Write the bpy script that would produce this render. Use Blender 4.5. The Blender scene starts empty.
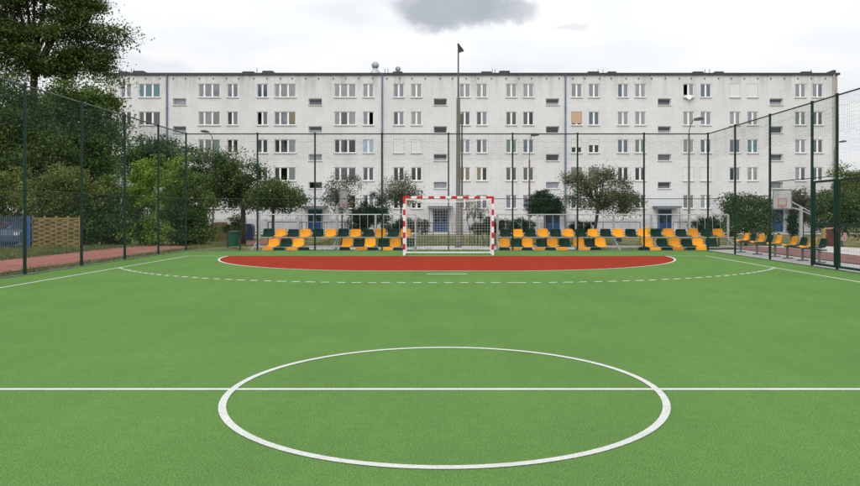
import bpy, math, random
import numpy as np
from mathutils import Vector, Matrix

S = bpy.context.scene
COL = S.collection
R = math.radians
rnd = random.Random(7)

# ------------------------------------------------------------------ camera
H = 1.53                      # eye height above the pitch, metres
F = 690.0                     # focal length in photo pixels (860 wide)
VX, VY = 447.0, 212.0         # vanishing point in the photo
cam = bpy.data.cameras.new('camera')
cam.sensor_width = 36.0
cam.lens = F / 860.0 * 36.0
cam.shift_x = (430.0 - VX) / 860.0
cam.shift_y = -(243.0 - VY) / 860.0
cam.clip_start = 0.05
cam.clip_end = 3000
camo = bpy.data.objects.new('camera', cam)
camo.location = (0, 0, H)
camo.rotation_euler = (R(90), 0, 0)
COL.objects.link(camo)
S.camera = camo

def WX(px, D): return (px - VX) / F * D          # photo column -> metres at distance D
def WZ(py, D): return H + (VY - py) / F * D      # photo row -> height at distance D

# ------------------------------------------------------------------ sky, sun, exposure
SUN_EL, SUN_AZ = R(42), R(205)    # azimuth measured from +Y clockwise: high, behind the camera
w = bpy.data.worlds.new('World'); S.world = w; w.use_nodes = True
nt = w.node_tree; nt.nodes.clear()
def N(t, typ, **kw):
    n = t.nodes.new(typ)
    for k, v in kw.items():
        if k.startswith('i_'):
            key = k[2:]
            n.inputs[int(key) if key.isdigit() else key.replace('_', ' ')].default_value = v
        else: setattr(n, k, v)
    return n
def math_n(t, op, a, b=None, c=None, clamp=False):
    n = t.nodes.new('ShaderNodeMath'); n.operation = op; n.use_clamp = clamp
    for i, v in enumerate((a, b, c)):
        if v is None: continue
        if isinstance(v, (int, float)): n.inputs[i].default_value = v
        else: t.links.new(v, n.inputs[i])
    return n.outputs[0]
def mixc(t, fac, a, b, blend='MIX'):
    n = t.nodes.new('ShaderNodeMix'); n.data_type = 'RGBA'; n.blend_type = blend
    for i, v in ((0, fac), (6, a), (7, b)):
        if isinstance(v, (int, float)): n.inputs[i].default_value = v
        elif isinstance(v, tuple): n.inputs[i].default_value = v if len(v) == 4 else (*v, 1)
        else: t.links.new(v, n.inputs[i])
    return n.outputs[2]
def ramp(t, fac, stops):
    n = t.nodes.new('ShaderNodeValToRGB')
    e = n.color_ramp.elements
    while len(e) < len(stops): e.new(0.5)
    for el, (p, c) in zip(e, stops):
        el.position = p; el.color = (*c, 1) if isinstance(c, tuple) else (c, c, c, 1)
    t.links.new(fac, n.inputs[0])
    return n.outputs[0]

sky = N(nt, 'ShaderNodeTexSky', sky_type='NISHITA', sun_disc=False)
sky.sun_elevation = SUN_EL; sky.sun_rotation = SUN_AZ
sky.air_density = 1.0; sky.dust_density = 2.0
tc = N(nt, 'ShaderNodeTexCoord')
nm = N(nt, 'ShaderNodeVectorMath', operation='NORMALIZE'); nt.links.new(tc.outputs['Generated'], nm.inputs[0])
dirv = nm.outputs[0]
sep = N(nt, 'ShaderNodeSeparateXYZ'); nt.links.new(dirv, sep.inputs[0])
zc = math_n(nt, 'MAXIMUM', sep.outputs[2], 0.0)
# flat cloud deck: direction projected on a layer
zd = math_n(nt, 'ADD', zc, 0.12)
dv = N(nt, 'ShaderNodeVectorMath', operation='DIVIDE'); nt.links.new(dirv, dv.inputs[0])
cz = N(nt, 'ShaderNodeCombineXYZ')
for i in range(3): nt.links.new(zd, cz.inputs[i])
nt.links.new(cz.outputs[0], dv.inputs[1])
deck = N(nt, 'ShaderNodeTexNoise', noise_dimensions='3D', i_Scale=1.3, i_Detail=7.0, i_Roughness=0.55)
nt.links.new(dv.outputs[0], deck.inputs['Vector'])
deckf = ramp(nt, deck.outputs[0], [(0.30, (0.78, 0.81, 0.85)), (0.44, (0.91, 0.925, 0.945)), (0.64, (1.0, 1.0, 1.0))])
# zenith a little brighter than the horizon, as under any overcast
zg = math_n(nt, 'MULTIPLY_ADD', zc, 1.0, 0.86)
deckc = N(nt, 'ShaderNodeVectorMath', operation='SCALE')
nt.links.new(deckf, deckc.inputs[0]); nt.links.new(zg, deckc.inputs['Scale'])
# separate low clouds, darker than the deck behind them
wn = N(nt, 'ShaderNodeTexNoise', i_Scale=16.0, i_Detail=6.0, i_Roughness=0.6); nt.links.new(dirv, wn.inputs['Vector'])
wo = N(nt, 'ShaderNodeVectorMath', operation='SUBTRACT'); nt.links.new(wn.outputs[1], wo.inputs[0]); wo.inputs[1].default_value = (.5, .5, .5)
def cloud(px, py, rx, ry, warp, tint, dens, prev):
    d = Vector(((px - VX) / F, 1, (VY - py) / F)); L = d.length; d.normalize()
    sc = N(nt, 'ShaderNodeVectorMath', operation='SCALE', i_Scale=warp); nt.links.new(wo.outputs[0], sc.inputs[0])
    a = N(nt, 'ShaderNodeVectorMath', operation='ADD'); nt.links.new(dirv, a.inputs[0]); nt.links.new(sc.outputs[0], a.inputs[1])
    s = N(nt, 'ShaderNodeVectorMath', operation='SUBTRACT'); nt.links.new(a.outputs[0], s.inputs[0]); s.inputs[1].default_value = d
    m = N(nt, 'ShaderNodeVectorMath', operation='MULTIPLY'); nt.links.new(s.outputs[0], m.inputs[0])
    m.inputs[1].default_value = (F * L / rx, F * L / (rx * 1.5), F * L / ry)
    ln = N(nt, 'ShaderNodeVectorMath', operation='LENGTH'); nt.links.new(m.outputs[0], ln.inputs[0])
    mr = N(nt, 'ShaderNodeMapRange', interpolation_type='SMOOTHSTEP'); nt.links.new(ln.outputs['Value'], mr.inputs[0])
    mr.inputs[1].default_value = 1.10; mr.inputs[2].default_value = 0.55; mr.inputs[3].default_value = 0; mr.inputs[4].default_value = dens
    return mixc(nt, mr.outputs[0], prev, tint)
skyS = N(nt, 'ShaderNodeVectorMath', operation='SCALE', i_Scale=0.10); nt.links.new(sky.outputs[0], skyS.inputs[0])
c = mixc(nt, 0.93, skyS.outputs[0], deckc.outputs[0])
c = cloud(452, 6, 70, 25, 0.06, (0.42, 0.46, 0.525), 0.88, c)
c = cloud(500, 10, 40, 14, 0.055, (0.46, 0.50, 0.56), 0.7, c)
c = cloud(572, 28, 17, 4, 0.03, (0.72, 0.75, 0.80), 0.45, c)
c = cloud(150, 66, 40, 13, 0.04, (0.76, 0.79, 0.84), 0.6, c)
c = cloud(95, 4, 22, 9, 0.04, (0.68, 0.72, 0.78), 0.6, c)
bg = N(nt, 'ShaderNodeBackground', i_Strength=1.0); nt.links.new(c, bg.inputs[0])
wout = N(nt, 'ShaderNodeOutputWorld'); nt.links.new(bg.outputs[0], wout.inputs[0])

sun = bpy.data.lights.new('sun', 'SUN'); sun.energy = 1.3; sun.angle = R(35); sun.color = (1, .97, .92)
suno = bpy.data.objects.new('sun', sun); COL.objects.link(suno)
sd = Vector((math.sin(SUN_AZ) * math.cos(SUN_EL), math.cos(SUN_AZ) * math.cos(SUN_EL), math.sin(SUN_EL)))
suno.rotation_euler = sd.to_track_quat('Z', 'Y').to_euler(); suno.location = (0, -20, 40)
S.view_settings.view_transform = 'Standard'; S.view_settings.look = 'None'
S.view_settings.exposure = 0.0; S.view_settings.gamma = 1.0; S.view_settings.use_curve_mapping = False

# ------------------------------------------------------------------ materials
MATS = {}
def mat(name, color, rough=0.7, var=0.12, scale=3.0, bump=0.0, bscale=40.0, metal=0.0, spec=0.5, detail=5):
    """plain painted / plastic / stone surface with procedural variation"""
    m = bpy.data.materials.new(name); m.use_nodes = True
    t = m.node_tree; b = t.nodes['Principled BSDF']
    g = N(t, 'ShaderNodeTexCoord')
    n = N(t, 'ShaderNodeTexNoise', i_Scale=scale, i_Detail=float(detail), i_Roughness=0.6)
    t.links.new(g.outputs['Object'], n.inputs['Vector'])
    lo = tuple(max(0, x * (1 - var)) for x in color); hi = tuple(min(1, x * (1 + var)) for x in color)
    cc = ramp(t, n.outputs[0], [(0.3, lo), (0.7, hi)])
    t.links.new(cc, b.inputs['Base Color'])
    b.inputs['Roughness'].default_value = rough; b.inputs['Metallic'].default_value = metal
    b.inputs['Specular IOR Level'].default_value = spec
    if bump:
        n2 = N(t, 'ShaderNodeTexNoise', i_Scale=bscale, i_Detail=4.0); t.links.new(g.outputs['Object'], n2.inputs['Vector'])
        bp = N(t, 'ShaderNodeBump', i_Strength=bump, i_Distance=0.02); t.links.new(n2.outputs[0], bp.inputs['Height'])
        t.links.new(bp.outputs[0], b.inputs['Normal'])
    MATS[name] = m
    return m

def leafmat(name, c1, c2, trans=0.25):
    m = bpy.data.materials.new(name); m.use_nodes = True
    t = m.node_tree; b = t.nodes['Principled BSDF']; out = t.nodes['Material Output']
    ge = N(t, 'ShaderNodeNewGeometry'); g = N(t, 'ShaderNodeTexCoord')
    n = N(t, 'ShaderNodeTexNoise', i_Scale=0.9, i_Detail=3.0); t.links.new(g.outputs['Object'], n.inputs['Vector'])
    f = math_n(t, 'MULTIPLY_ADD', ge.outputs['Random Per Island'], 0.9, -0.45)
    f2 = math_n(t, 'MULTIPLY_ADD', n.outputs[0], 2.2, -0.6)
    f3 = math_n(t, 'ADD', f, f2, clamp=True)
    cc = ramp(t, f3, [(0.0, c1), (1.0, c2)])
    t.links.new(cc, b.inputs['Base Color']); b.inputs['Roughness'].default_value = 0.6
    b.inputs['Specular IOR Level'].default_value = 0.25
    tr = N(t, 'ShaderNodeBsdfTranslucent'); t.links.new(cc, tr.inputs[0])
    mx = N(t, 'ShaderNodeMixShader', i_0=trans); t.links.new(b.outputs[0], mx.inputs[1]); t.links.new(tr.outputs[0], mx.inputs[2])
    t.links.new(mx.outputs[0], out.inputs[0])
    MATS[name] = m
    return m

def turf(name, dark, mid, light, big=0.10):
    """short synthetic pile: fine two-tone fibre grain, worn and brushed patches"""
    m = bpy.data.materials.new(name); m.use_nodes = True
    t = m.node_tree; b = t.nodes['Principled BSDF']; g = N(t, 'ShaderNodeTexCoord')
    o = g.outputs['Object']
    fine = N(t, 'ShaderNodeTexNoise', i_Scale=85.0, i_Detail=5.0, i_Roughness=0.85); t.links.new(o, fine.inputs['Vector'])
    midn = N(t, 'ShaderNodeTexNoise', i_Scale=9.0, i_Detail=5.0, i_Roughness=0.65); t.links.new(o, midn.inputs['Vector'])
    bign = N(t, 'ShaderNodeTexNoise', i_Scale=0.5, i_Detail=5.0, i_Roughness=0.6); t.links.new(o, bign.inputs['Vector'])
    mp = N(t, 'ShaderNodeMapping'); mp.inputs['Scale'].default_value = (2.2, 0.12, 1); t.links.new(o, mp.inputs['Vector'])
    strk = N(t, 'ShaderNodeTexNoise', i_Scale=1.0, i_Detail=3.0); t.links.new(mp.outputs[0], strk.inputs['Vector'])
    c0 = ramp(t, fine.outputs[0], [(0.36, dark), (0.5, mid), (0.66, light)])
    v = math_n(t, 'MULTIPLY_ADD', midn.outputs[0], 0.35, 0.825)
    v = math_n(t, 'MULTIPLY', v, math_n(t, 'MULTIPLY_ADD', bign.outputs[0], big * 4, 1 - big * 2))
    v = math_n(t, 'MULTIPLY', v, math_n(t, 'MULTIPLY_ADD', strk.outputs[0], 0.16, 0.92))
    sc = N(t, 'ShaderNodeVectorMath', operation='SCALE'); t.links.new(c0, sc.inputs[0]); t.links.new(v, sc.inputs['Scale'])
    t.links.new(sc.outputs[0], b.inputs['Base Color'])
    b.inputs['Roughness'].default_value = 0.8; b.inputs['Specular IOR Level'].default_value = 0.0
    bp = N(t, 'ShaderNodeBump', i_Strength=0.5, i_Distance=0.01); t.links.new(fine.outputs[0], bp.inputs['Height'])
    t.links.new(bp.outputs[0], b.inputs['Normal'])
    MATS[name] = m
    return m

turf('turf_green', (0.042, 0.098, 0.022), (0.105, 0.205, 0.057), (0.190, 0.315, 0.110))
turf('turf_red', (0.17, 0.022, 0.013), (0.262, 0.038, 0.022), (0.36, 0.064, 0.037), 0.05)
turf('turf_white', (0.38, 0.42, 0.36), (0.55, 0.565, 0.54), (0.68, 0.69, 0.67), 0.05)
mat('track_dark', (0.17, 0.065, 0.055), 0.9, 0.3, 1.2, 0.4, 60)
mat('track_red', (0.25, 0.085, 0.066), 0.9, 0.25, 1.2, 0.4, 60)
mat('paving', (0.42, 0.40, 0.38), 0.9, 0.18, 1.5, 0.3, 50)
mat('concrete', (0.36, 0.35, 0.33), 0.9, 0.2, 2.0, 0.3, 30)
mat('canopy_grey', (0.19, 0.20, 0.22), 0.8, 0.2, 1.0)
mat('kerb', (0.10, 0.12, 0.09), 0.9, 0.4, 3.0, 0.4, 20)
mat('fence_green', (0.005, 0.030, 0.019), 0.5, 0.25, 2.0, spec=0.25)
mat('rail_sky_reflection', (0.060, 0.090, 0.080), 0.5, 0.25, 2.0, spec=0.3)  # fence green lightened to stand for sky reflected in the left top rail
mat('wire_green', (0.012, 0.050, 0.034), 0.6, 0.2, 2.0)
mat('net_green', (0.012, 0.070, 0.046), 0.7, 0.2, 2.0)
mat('rope', (0.14, 0.19, 0.16), 0.8, 0.3, 3.0)
mat('galv', (0.42, 0.44, 0.45), 0.45, 0.2, 4.0, metal=0.35)
mat('galv_dark', (0.16, 0.17, 0.18), 0.5, 0.2, 4.0, metal=0.3)
mat('board', (0.40, 0.38, 0.35), 0.85, 0.25, 5.0)
mat('plastic_yellow', (0.82, 0.33, 0.008), 0.45, 0.12, 2.0, spec=0.2)
mat('plastic_green', (0.003, 0.023, 0.013), 0.5, 0.2, 2.0, spec=0.12)
mat('paint_red', (0.50, 0.012, 0.022), 0.35, 0.1, 3.0)
mat('paint_white', (0.78, 0.78, 0.77), 0.35, 0.06, 3.0)
mat('net_white', (0.75, 0.76, 0.74), 0.8, 0.1, 3.0)
mat('pvc_white', (0.88, 0.88, 0.88), 0.35, 0.05, 1.0)
mat('sill', (0.66, 0.66, 0.66), 0.6, 0.1, 2.0)
mat('roof_dark', (0.035, 0.045, 0.065), 0.55, 0.2, 1.0)
mat('bitumen', (0.05, 0.05, 0.05), 0.9, 0.3, 1.0)
mat('pipe_blue', (0.12, 0.17, 0.25), 0.5, 0.2, 1.0)
mat('door_blue', (0.010, 0.062, 0.19), 0.4, 0.15, 1.0)
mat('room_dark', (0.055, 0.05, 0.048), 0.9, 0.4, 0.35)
mat('curtain_grey', (0.80, 0.80, 0.90), 0.9, 0.12, 2.0)
mat('curtain_dim', (0.30, 0.30, 0.32), 0.9, 0.2, 2.0)
mat('curtain_light', (0.93, 0.94, 0.95), 0.9, 0.08, 2.0)
mat('curtain_yellow', (0.72, 0.62, 0.34), 0.9, 0.1, 2.0)
mat('curtain_cyan', (0.28, 0.66, 0.74), 0.9, 0.08, 2.0)
mat('curtain_blue', (0.34, 0.44, 0.58), 0.9, 0.12, 2.0)
mat('curtain_green', (0.50, 0.64, 0.55), 0.9, 0.1, 2.0)
mat('blind_tan', (0.58, 0.40, 0.27), 0.8, 0.06, 2.0)
mat('shutter_white', (0.74, 0.74, 0.72), 0.5, 0.04, 1.0)
mat('shutter_grey', (0.22, 0.22, 0.21), 0.6, 0.1, 1.0)
mat('plinth', (0.50, 0.49, 0.54), 0.85, 0.12, 0.6, 0.2, 8)
mat('render_pale', (0.66, 0.67, 0.70), 0.85, 0.06, 0.5, 0.15, 8)
mat('gable_brown', (0.40, 0.33, 0.25), 0.85, 0.15, 0.6)
mat('bark', (0.045, 0.036, 0.028), 0.9, 0.4, 6.0, 0.6, 12)
mat('bark_grey', (0.10, 0.09, 0.08), 0.9, 0.4, 6.0, 0.6, 12)
mat('mast_concrete', (0.17, 0.155, 0.135), 0.9, 0.2, 1.5, 0.3, 20)
mat('mast_steel', (0.09, 0.085, 0.08), 0.6, 0.25, 1.5)
mat('pole_wood', (0.16, 0.11, 0.075), 0.9, 0.3, 3.0)
mat('lamp_black', (0.02, 0.02, 0.022), 0.5, 0.2, 3.0)
mat('wood_tan', (0.22, 0.165, 0.070), 0.85, 0.35, 2.5)
mat('wood_red', (0.12, 0.035, 0.028), 0.85, 0.3, 2.5)
mat('fence_blue', (0.05, 0.085, 0.14), 0.6, 0.25, 2.0)
mat('panel_blue', (0.035, 0.085, 0.24), 0.6, 0.2, 2.0)
mat('bin_green', (0.012, 0.11, 0.06), 0.4, 0.2, 3.0)
mat('bin_dark', (0.012, 0.03, 0.022), 0.5, 0.2, 3.0)
mat('container_blue', (0.02, 0.035, 0.09), 0.45, 0.2, 2.0)
mat('container_yellow', (0.75, 0.48, 0.01), 0.4, 0.08, 2.0)
mat('car_red', (0.25, 0.012, 0.02), 0.25, 0.05, 1.0)
mat('car_blue', (0.10, 0.13, 0.18), 0.25, 0.05, 1.0)
mat('car_glass', (0.02, 0.025, 0.03), 0.08, 0.05, 1.0)
mat('tyre', (0.02, 0.02, 0.02), 0.85, 0.2, 5.0)
mat('board_grey', (0.40, 0.40, 0.40), 0.6, 0.2, 2.0)
mat('hoop_orange', (0.48, 0.12, 0.10), 0.4, 0.1, 3.0)
mat('play_yellow', (0.36, 0.25, 0.09), 0.5, 0.15, 2.0)
mat('play_pink', (0.40, 0.24, 0.24), 0.5, 0.15, 2.0)
mat('brick_red', (0.20, 0.06, 0.045), 0.85, 0.3, 3.0, 0.4, 20)
mat('grass_blade', (0.11, 0.13, 0.04), 0.8, 0.55, 0.8)
leafmat('leaf_dark', (0.030, 0.058, 0.013), (0.115, 0.165, 0.042))
leafmat('leaf_big', (0.028, 0.052, 0.010), (0.125, 0.175, 0.040))
leafmat('leaf_mid', (0.042, 0.085, 0.016), (0.135, 0.210, 0.044))
leafmat('leaf_bright', (0.080, 0.155, 0.016), (0.260, 0.380, 0.050))
leafmat('leaf_yellow', (0.060, 0.095, 0.017), (0.190, 0.225, 0.058))
leafmat('leaf_olive', (0.052, 0.064, 0.026), (0.150, 0.160, 0.075))
leafmat('leaf_box', (0.012, 0.032, 0.012), (0.035, 0.070, 0.026))
leafmat('leaf_red', (0.075, 0.050, 0.032), (0.16, 0.145, 0.075))
leafmat('leaf_silver', (0.06, 0.078, 0.045), (0.19, 0.205, 0.13))

# each seat has faded and soiled a little differently
for q in ('plastic_yellow', 'plastic_green'):
    t = MATS[q].node_tree; b = t.nodes['Principled BSDF']; src = b.inputs['Base Color'].links[0].from_socket
    oi = N(t, 'ShaderNodeObjectInfo'); f = math_n(t, 'MULTIPLY_ADD', oi.outputs['Random'], 0.5, 0.68)
    sc = N(t, 'ShaderNodeVectorMath', operation='SCALE'); t.links.new(src, sc.inputs[0]); t.links.new(f, sc.inputs['Scale'])
    t.links.new(sc.outputs[0], b.inputs['Base Color'])

# glass: mostly clear, reflecting by Fresnel
m = bpy.data.materials.new('glass'); m.use_nodes = True; t = m.node_tree; t.nodes.remove(t.nodes['Principled BSDF'])
fr = N(t, 'ShaderNodeFresnel', i_IOR=1.6); tp = N(t, 'ShaderNodeBsdfTransparent'); tp.inputs[0].default_value = (.96, .97, .975, 1)
gl = N(t, 'ShaderNodeBsdfGlossy', i_Roughness=0.03)
gn = N(t, 'ShaderNodeTexNoise', i_Scale=1.1, i_Detail=2.0); gc = N(t, 'ShaderNodeTexCoord'); t.links.new(gc.outputs['Object'], gn.inputs['Vector'])
gb = N(t, 'ShaderNodeBump', i_Strength=0.12, i_Distance=0.05); t.links.new(gn.outputs[0], gb.inputs['Height'])
t.links.new(gb.outputs[0], gl.inputs['Normal'])
ms = N(t, 'ShaderNodeMixShader'); t.links.new(fr.outputs[0], ms.inputs[0]); t.links.new(tp.outputs[0], ms.inputs[1]); t.links.new(gl.outputs[0], ms.inputs[2])
t.links.new(ms.outputs[0], t.nodes['Material Output'].inputs[0]); MATS['glass'] = m

# facade: whitewashed silicate brick, faint courses, blotches and rain-washed dirt below the roof edge
m = bpy.data.materials.new('facade'); m.use_nodes = True; t = m.node_tree; b = t.nodes['Principled BSDF']
g = N(t, 'ShaderNodeTexCoord'); o = g.outputs['Object']
mp = N(t, 'ShaderNodeMapping'); mp.inputs['Rotation'].default_value = (R(90), 0, 0); t.links.new(o, mp.inputs['Vector'])
br = N(t, 'ShaderNodeTexBrick', i_Scale=1.0); br.inputs['Brick Width'].default_value = 0.52; br.inputs['Row Height'].default_value = 0.16
br.inputs['Mortar Size'].default_value = 0.018; br.inputs['Mortar Smooth'].default_value = 0.4
br.inputs['Color1'].default_value = (0.77, 0.765, 0.77, 1); br.inputs['Color2'].default_value = (0.79, 0.785, 0.79, 1); br.inputs['Mortar'].default_value = (0.735, 0.73, 0.735, 1)
t.links.new(mp.outputs[0], br.inputs['Vector'])
n1 = N(t, 'ShaderNodeTexNoise', i_Scale=0.22, i_Detail=6.0, i_Roughness=0.65); t.links.new(o, n1.inputs['Vector'])
mp2 = N(t, 'ShaderNodeMapping'); mp2.inputs['Scale'].default_value = (1.2, 1, 0.12); t.links.new(o, mp2.inputs['Vector'])
n2 = N(t, 'ShaderNodeTexNoise', i_Scale=1.0, i_Detail=5.0, i_Roughness=0.7); t.links.new(mp2.outputs[0], n2.inputs['Vector'])
sp = N(t, 'ShaderNodeSeparateXYZ'); t.links.new(o, sp.inputs[0])
gr = N(t, 'ShaderNodeMapRange'); t.links.new(sp.outputs[2], gr.inputs[0]); gr.inputs[1].default_value = 12.6; gr.inputs[2].default_value = 15.0
st = ramp(t, n2.outputs[0], [(0.46, 0.0), (0.66, 1.0)])
stf = math_n(t, 'MULTIPLY', math_n(t, 'MULTIPLY', gr.outputs[0], st), 0.62)
n3 = N(t, 'ShaderNodeTexNoise', i_Scale=5.0, i_Detail=4.0); t.links.new(o, n3.inputs['Vector'])
base = mixc(t, 1.0, br.outputs[0], ramp(t, n1.outputs[0], [(0.32, (0.86, 0.86, 0.865)), (0.5, (0.95, 0.95, 0.955)), (0.68, (1.0, 1.0, 1.0))]), 'MULTIPLY')
base = mixc(t, 1.0, base, ramp(t, n3.outputs[0], [(0.25, 0.93), (0.7, 1.0)]), 'MULTIPLY')
n5 = N(t, 'ShaderNodeTexNoise', i_Scale=0.9, i_Detail=5.0, i_Roughness=0.7); t.links.new(o, n5.inputs['Vector'])
base = mixc(t, 1.0, base, ramp(t, n5.outputs[0], [(0.3, 0.94), (0.55, 1.0)]), 'MULTIPLY')
base = mixc(t, 1.0, base, ramp(t, n2.outputs[0], [(0.5, (1.0, 1.0, 1.0)), (0.75, (0.93, 0.928, 0.925))]), 'MULTIPLY')
base = mixc(t, stf, base, (0.33, 0.325, 0.31))
t.links.new(base, b.inputs['Base Color']); b.inputs['Roughness'].default_value = 0.9
bp = N(t, 'ShaderNodeBump', i_Strength=0.5, i_Distance=0.02); t.links.new(br.outputs[1], bp.inputs['Height']); bp.invert = True
t.links.new(bp.outputs[0], b.inputs['Normal']); MATS['facade'] = m

# ground: dry patchy lawn and bare soil
m = bpy.data.materials.new('lawn'); m.use_nodes = True; t = m.node_tree; b = t.nodes['Principled BSDF']
g = N(t, 'ShaderNodeTexCoord'); o = g.outputs['Object']
n1 = N(t, 'ShaderNodeTexNoise', i_Scale=0.35, i_Detail=7.0, i_Roughness=0.65); t.links.new(o, n1.inputs['Vector'])
n2 = N(t, 'ShaderNodeTexNoise', i_Scale=7.0, i_Detail=6.0, i_Roughness=0.75); t.links.new(o, n2.inputs['Vector'])
ca = ramp(t, n2.outputs[0], [(0.3, (0.045, 0.065, 0.018)), (0.55, (0.10, 0.125, 0.04)), (0.75, (0.19, 0.17, 0.075))])
cb = ramp(t, n2.outputs[0], [(0.3, (0.12, 0.10, 0.05)), (0.6, (0.24, 0.20, 0.10)), (0.8, (0.30, 0.26, 0.16))])
cc = mixc(t, ramp(t, n1.outputs[0], [(0.42, 0.0), (0.62, 1.0)]), ca, cb)
t.links.new(cc, b.inputs['Base Color']); b.inputs['Roughness'].default_value = 0.95; b.inputs['Specular IOR Level'].default_value = 0.1
bp = N(t, 'ShaderNodeBump', i_Strength=1.0, i_Distance=0.05); t.links.new(n2.outputs[0], bp.inputs['Height']); t.links.new(bp.outputs[0], b.inputs['Normal'])
MATS['lawn'] = m

# ------------------------------------------------------------------ mesh helpers
class MB:
    def __init__(s): s.v, s.f, s.mi = [], [], []
    def box(s, x0, x1, y0, y1, z0, z1, mi=0):
        k = len(s.v)
        s.v += [(x0,y0,z0),(x1,y0,z0),(x1,y1,z0),(x0,y1,z0),(x0,y0,z1),(x1,y0,z1),(x1,y1,z1),(x0,y1,z1)]
        s.f += [(k,k+3,k+2,k+1),(k+4,k+5,k+6,k+7),(k,k+1,k+5,k+4),(k+1,k+2,k+6,k+5),(k+2,k+3,k+7,k+6),(k+3,k,k+4,k+7)]
        s.mi += [mi]*6; return s
    def bevbox(s, x0, x1, y0, y1, z0, z1, c=0.02, mi=0):
        """box with chamfered vertical and top edges"""
        k = len(s.v)
        def ring(z, d):
            a = [(x0+c+d,y0+d),(x1-c-d,y0+d),(x1-d,y0+c+d),(x1-d,y1-c-d),(x1-c-d,y1-d),(x0+c+d,y1-d),(x0+d,y1-c-d),(x0+d,y0+c+d)]
            return [(p[0],p[1],z) for p in a]
        s.v += ring(z0,0)+ring(z1-c,0)+ring(z1,c*0.7)
        for r in (0,8):
            for i in range(8):
                j=(i+1)%8; s.f.append((k+r+i,k+r+j,k+r+8+j,k+r+8+i)); s.mi.append(mi)
        s.f += [tuple(k+7-i for i in range(8)), tuple(k+16+i for i in range(8))]; s.mi += [mi]*2
        return s
    def quad(s, a, b, c, d, mi=0):
        k = len(s.v); s.v += [tuple(a),tuple(b),tuple(c),tuple(d)]; s.f.append((k,k+1,k+2,k+3)); s.mi.append(mi); return s
    def tube(s, pts, rad, n=6, mi=0, caps=True):
        pts = [Vector(p) for p in pts]
        if not isinstance(rad, (list, tuple)): rad = [rad]*len(pts)
        k = len(s.v)
        d0 = (pts[1]-pts[0]).normalized()
        u = d0.orthogonal().normalized()
        for i, p in enumerate(pts):
            if i == 0: d = pts[1]-pts[0]
            elif i == len(pts)-1: d = pts[-1]-pts[-2]
            else: d = pts[i+1]-pts[i-1]
            d.normalize(); u = (u - d*u.dot(d))
            u = u.normalized() if u.length > 1e-6 else d.orthogonal().normalized()
            v = d.cross(u)
            for j in range(n):
                a = 2*math.pi*(j+0.5)/n
                s.v.append(tuple(p + (u*math.cos(a)+v*math.sin(a))*rad[i]))
        for i in range(len(pts)-1):
            for j in range(n):
                q = (j+1)%n
                s.f.append((k+i*n+j,k+i*n+q,k+(i+1)*n+q,k+(i+1)*n+j)); s.mi.append(mi)
        if caps:
            s.f += [tuple(k+n-1-j for j in range(n)), tuple(k+(len(pts)-1)*n+j for j in range(n))]; s.mi += [mi]*2
        return s
    def lathe(s, cx, cy, prof, n=12, mi=0):
        k = len(s.v)
        for r, z in prof:
            for j in range(n):
                a = 2*math.pi*j/n; s.v.append((cx+r*math.cos(a), cy+r*math.sin(a), z))
        for i in range(len(prof)-1):
            for j in range(n):
                q=(j+1)%n; s.f.append((k+i*n+j,k+i*n+q,k+(i+1)*n+q,k+(i+1)*n+j)); s.mi.append(mi)
        s.f += [tuple(k+n-1-j for j in range(n)), tuple(k+(len(prof)-1)*n+j for j in range(n))]; s.mi += [mi]*2
        return s
    def extrude(s, poly, axis, a, b, mi=0):
        """polygon in the other two axes, extruded along axis from a to b"""
        k=len(s.v); n=len(poly)
        def P(p,t):
            return (t,p[0],p[1]) if axis=='x' else ((p[0],t,p[1]) if axis=='y' else (p[0],p[1],t))
        s.v += [P(p,a) for p in poly]+[P(p,b) for p in poly]
        for i in range(n):
            j=(i+1)%n; s.f.append((k+i,k+j,k+n+j,k+n+i)); s.mi.append(mi)
        s.f += [tuple(k+n-1-i for i in range(n)), tuple(k+n+i for i in range(n))]; s.mi += [mi]*2
        return s
    def mesh(s, name, mats, smooth=False):
        me = bpy.data.meshes.new(name); me.from_pydata(s.v, [], s.f)
        if isinstance(mats, str): mats = [mats]
        for q in mats: me.materials.append(MATS[q])
        if len(mats) > 1: me.polygons.foreach_set('material_index', s.mi)
        if smooth: me.polygons.foreach_set('use_smooth', [True]*len(s.f))
        me.update()
        if len(s.f) < 20000:
            import bmesh
            bm = bmesh.new(); bm.from_mesh(me); bmesh.ops.recalc_face_normals(bm, faces=bm.faces); bm.to_mesh(me); bm.free()
        return me
    def build(s, name, mats, parent=None, loc=None, smooth=False):
        return obj(name, s.mesh(name, mats, smooth), parent, loc)

def obj(name, me, parent=None, loc=None):
    o = bpy.data.objects.new(name, me); COL.objects.link(o)
    if parent is not None: o.parent = parent
    if loc is not None: o.location = loc
    return o
def thing(name, label, cat, loc=(0,0,0), rz=0, group=None):
    o = bpy.data.objects.new(name, None); COL.objects.link(o); o.location = loc; o.rotation_euler = (0,0,rz)
    o.empty_display_size = 0.3
    return tag(o, label, cat, group)
def tag(o, label, cat=None, group=None):
    o['label'] = label
    if cat: o['category'] = cat
    if group: o['group'] = group
    return o
def struct(o): o['kind'] = 'structure'; return o
def stuff(o): o['kind'] = 'stuff'; return o
def sm(a, b, x):
    t = min(1, max(0, (x-a)/(b-a))); return t*t*(3-2*t)

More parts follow.
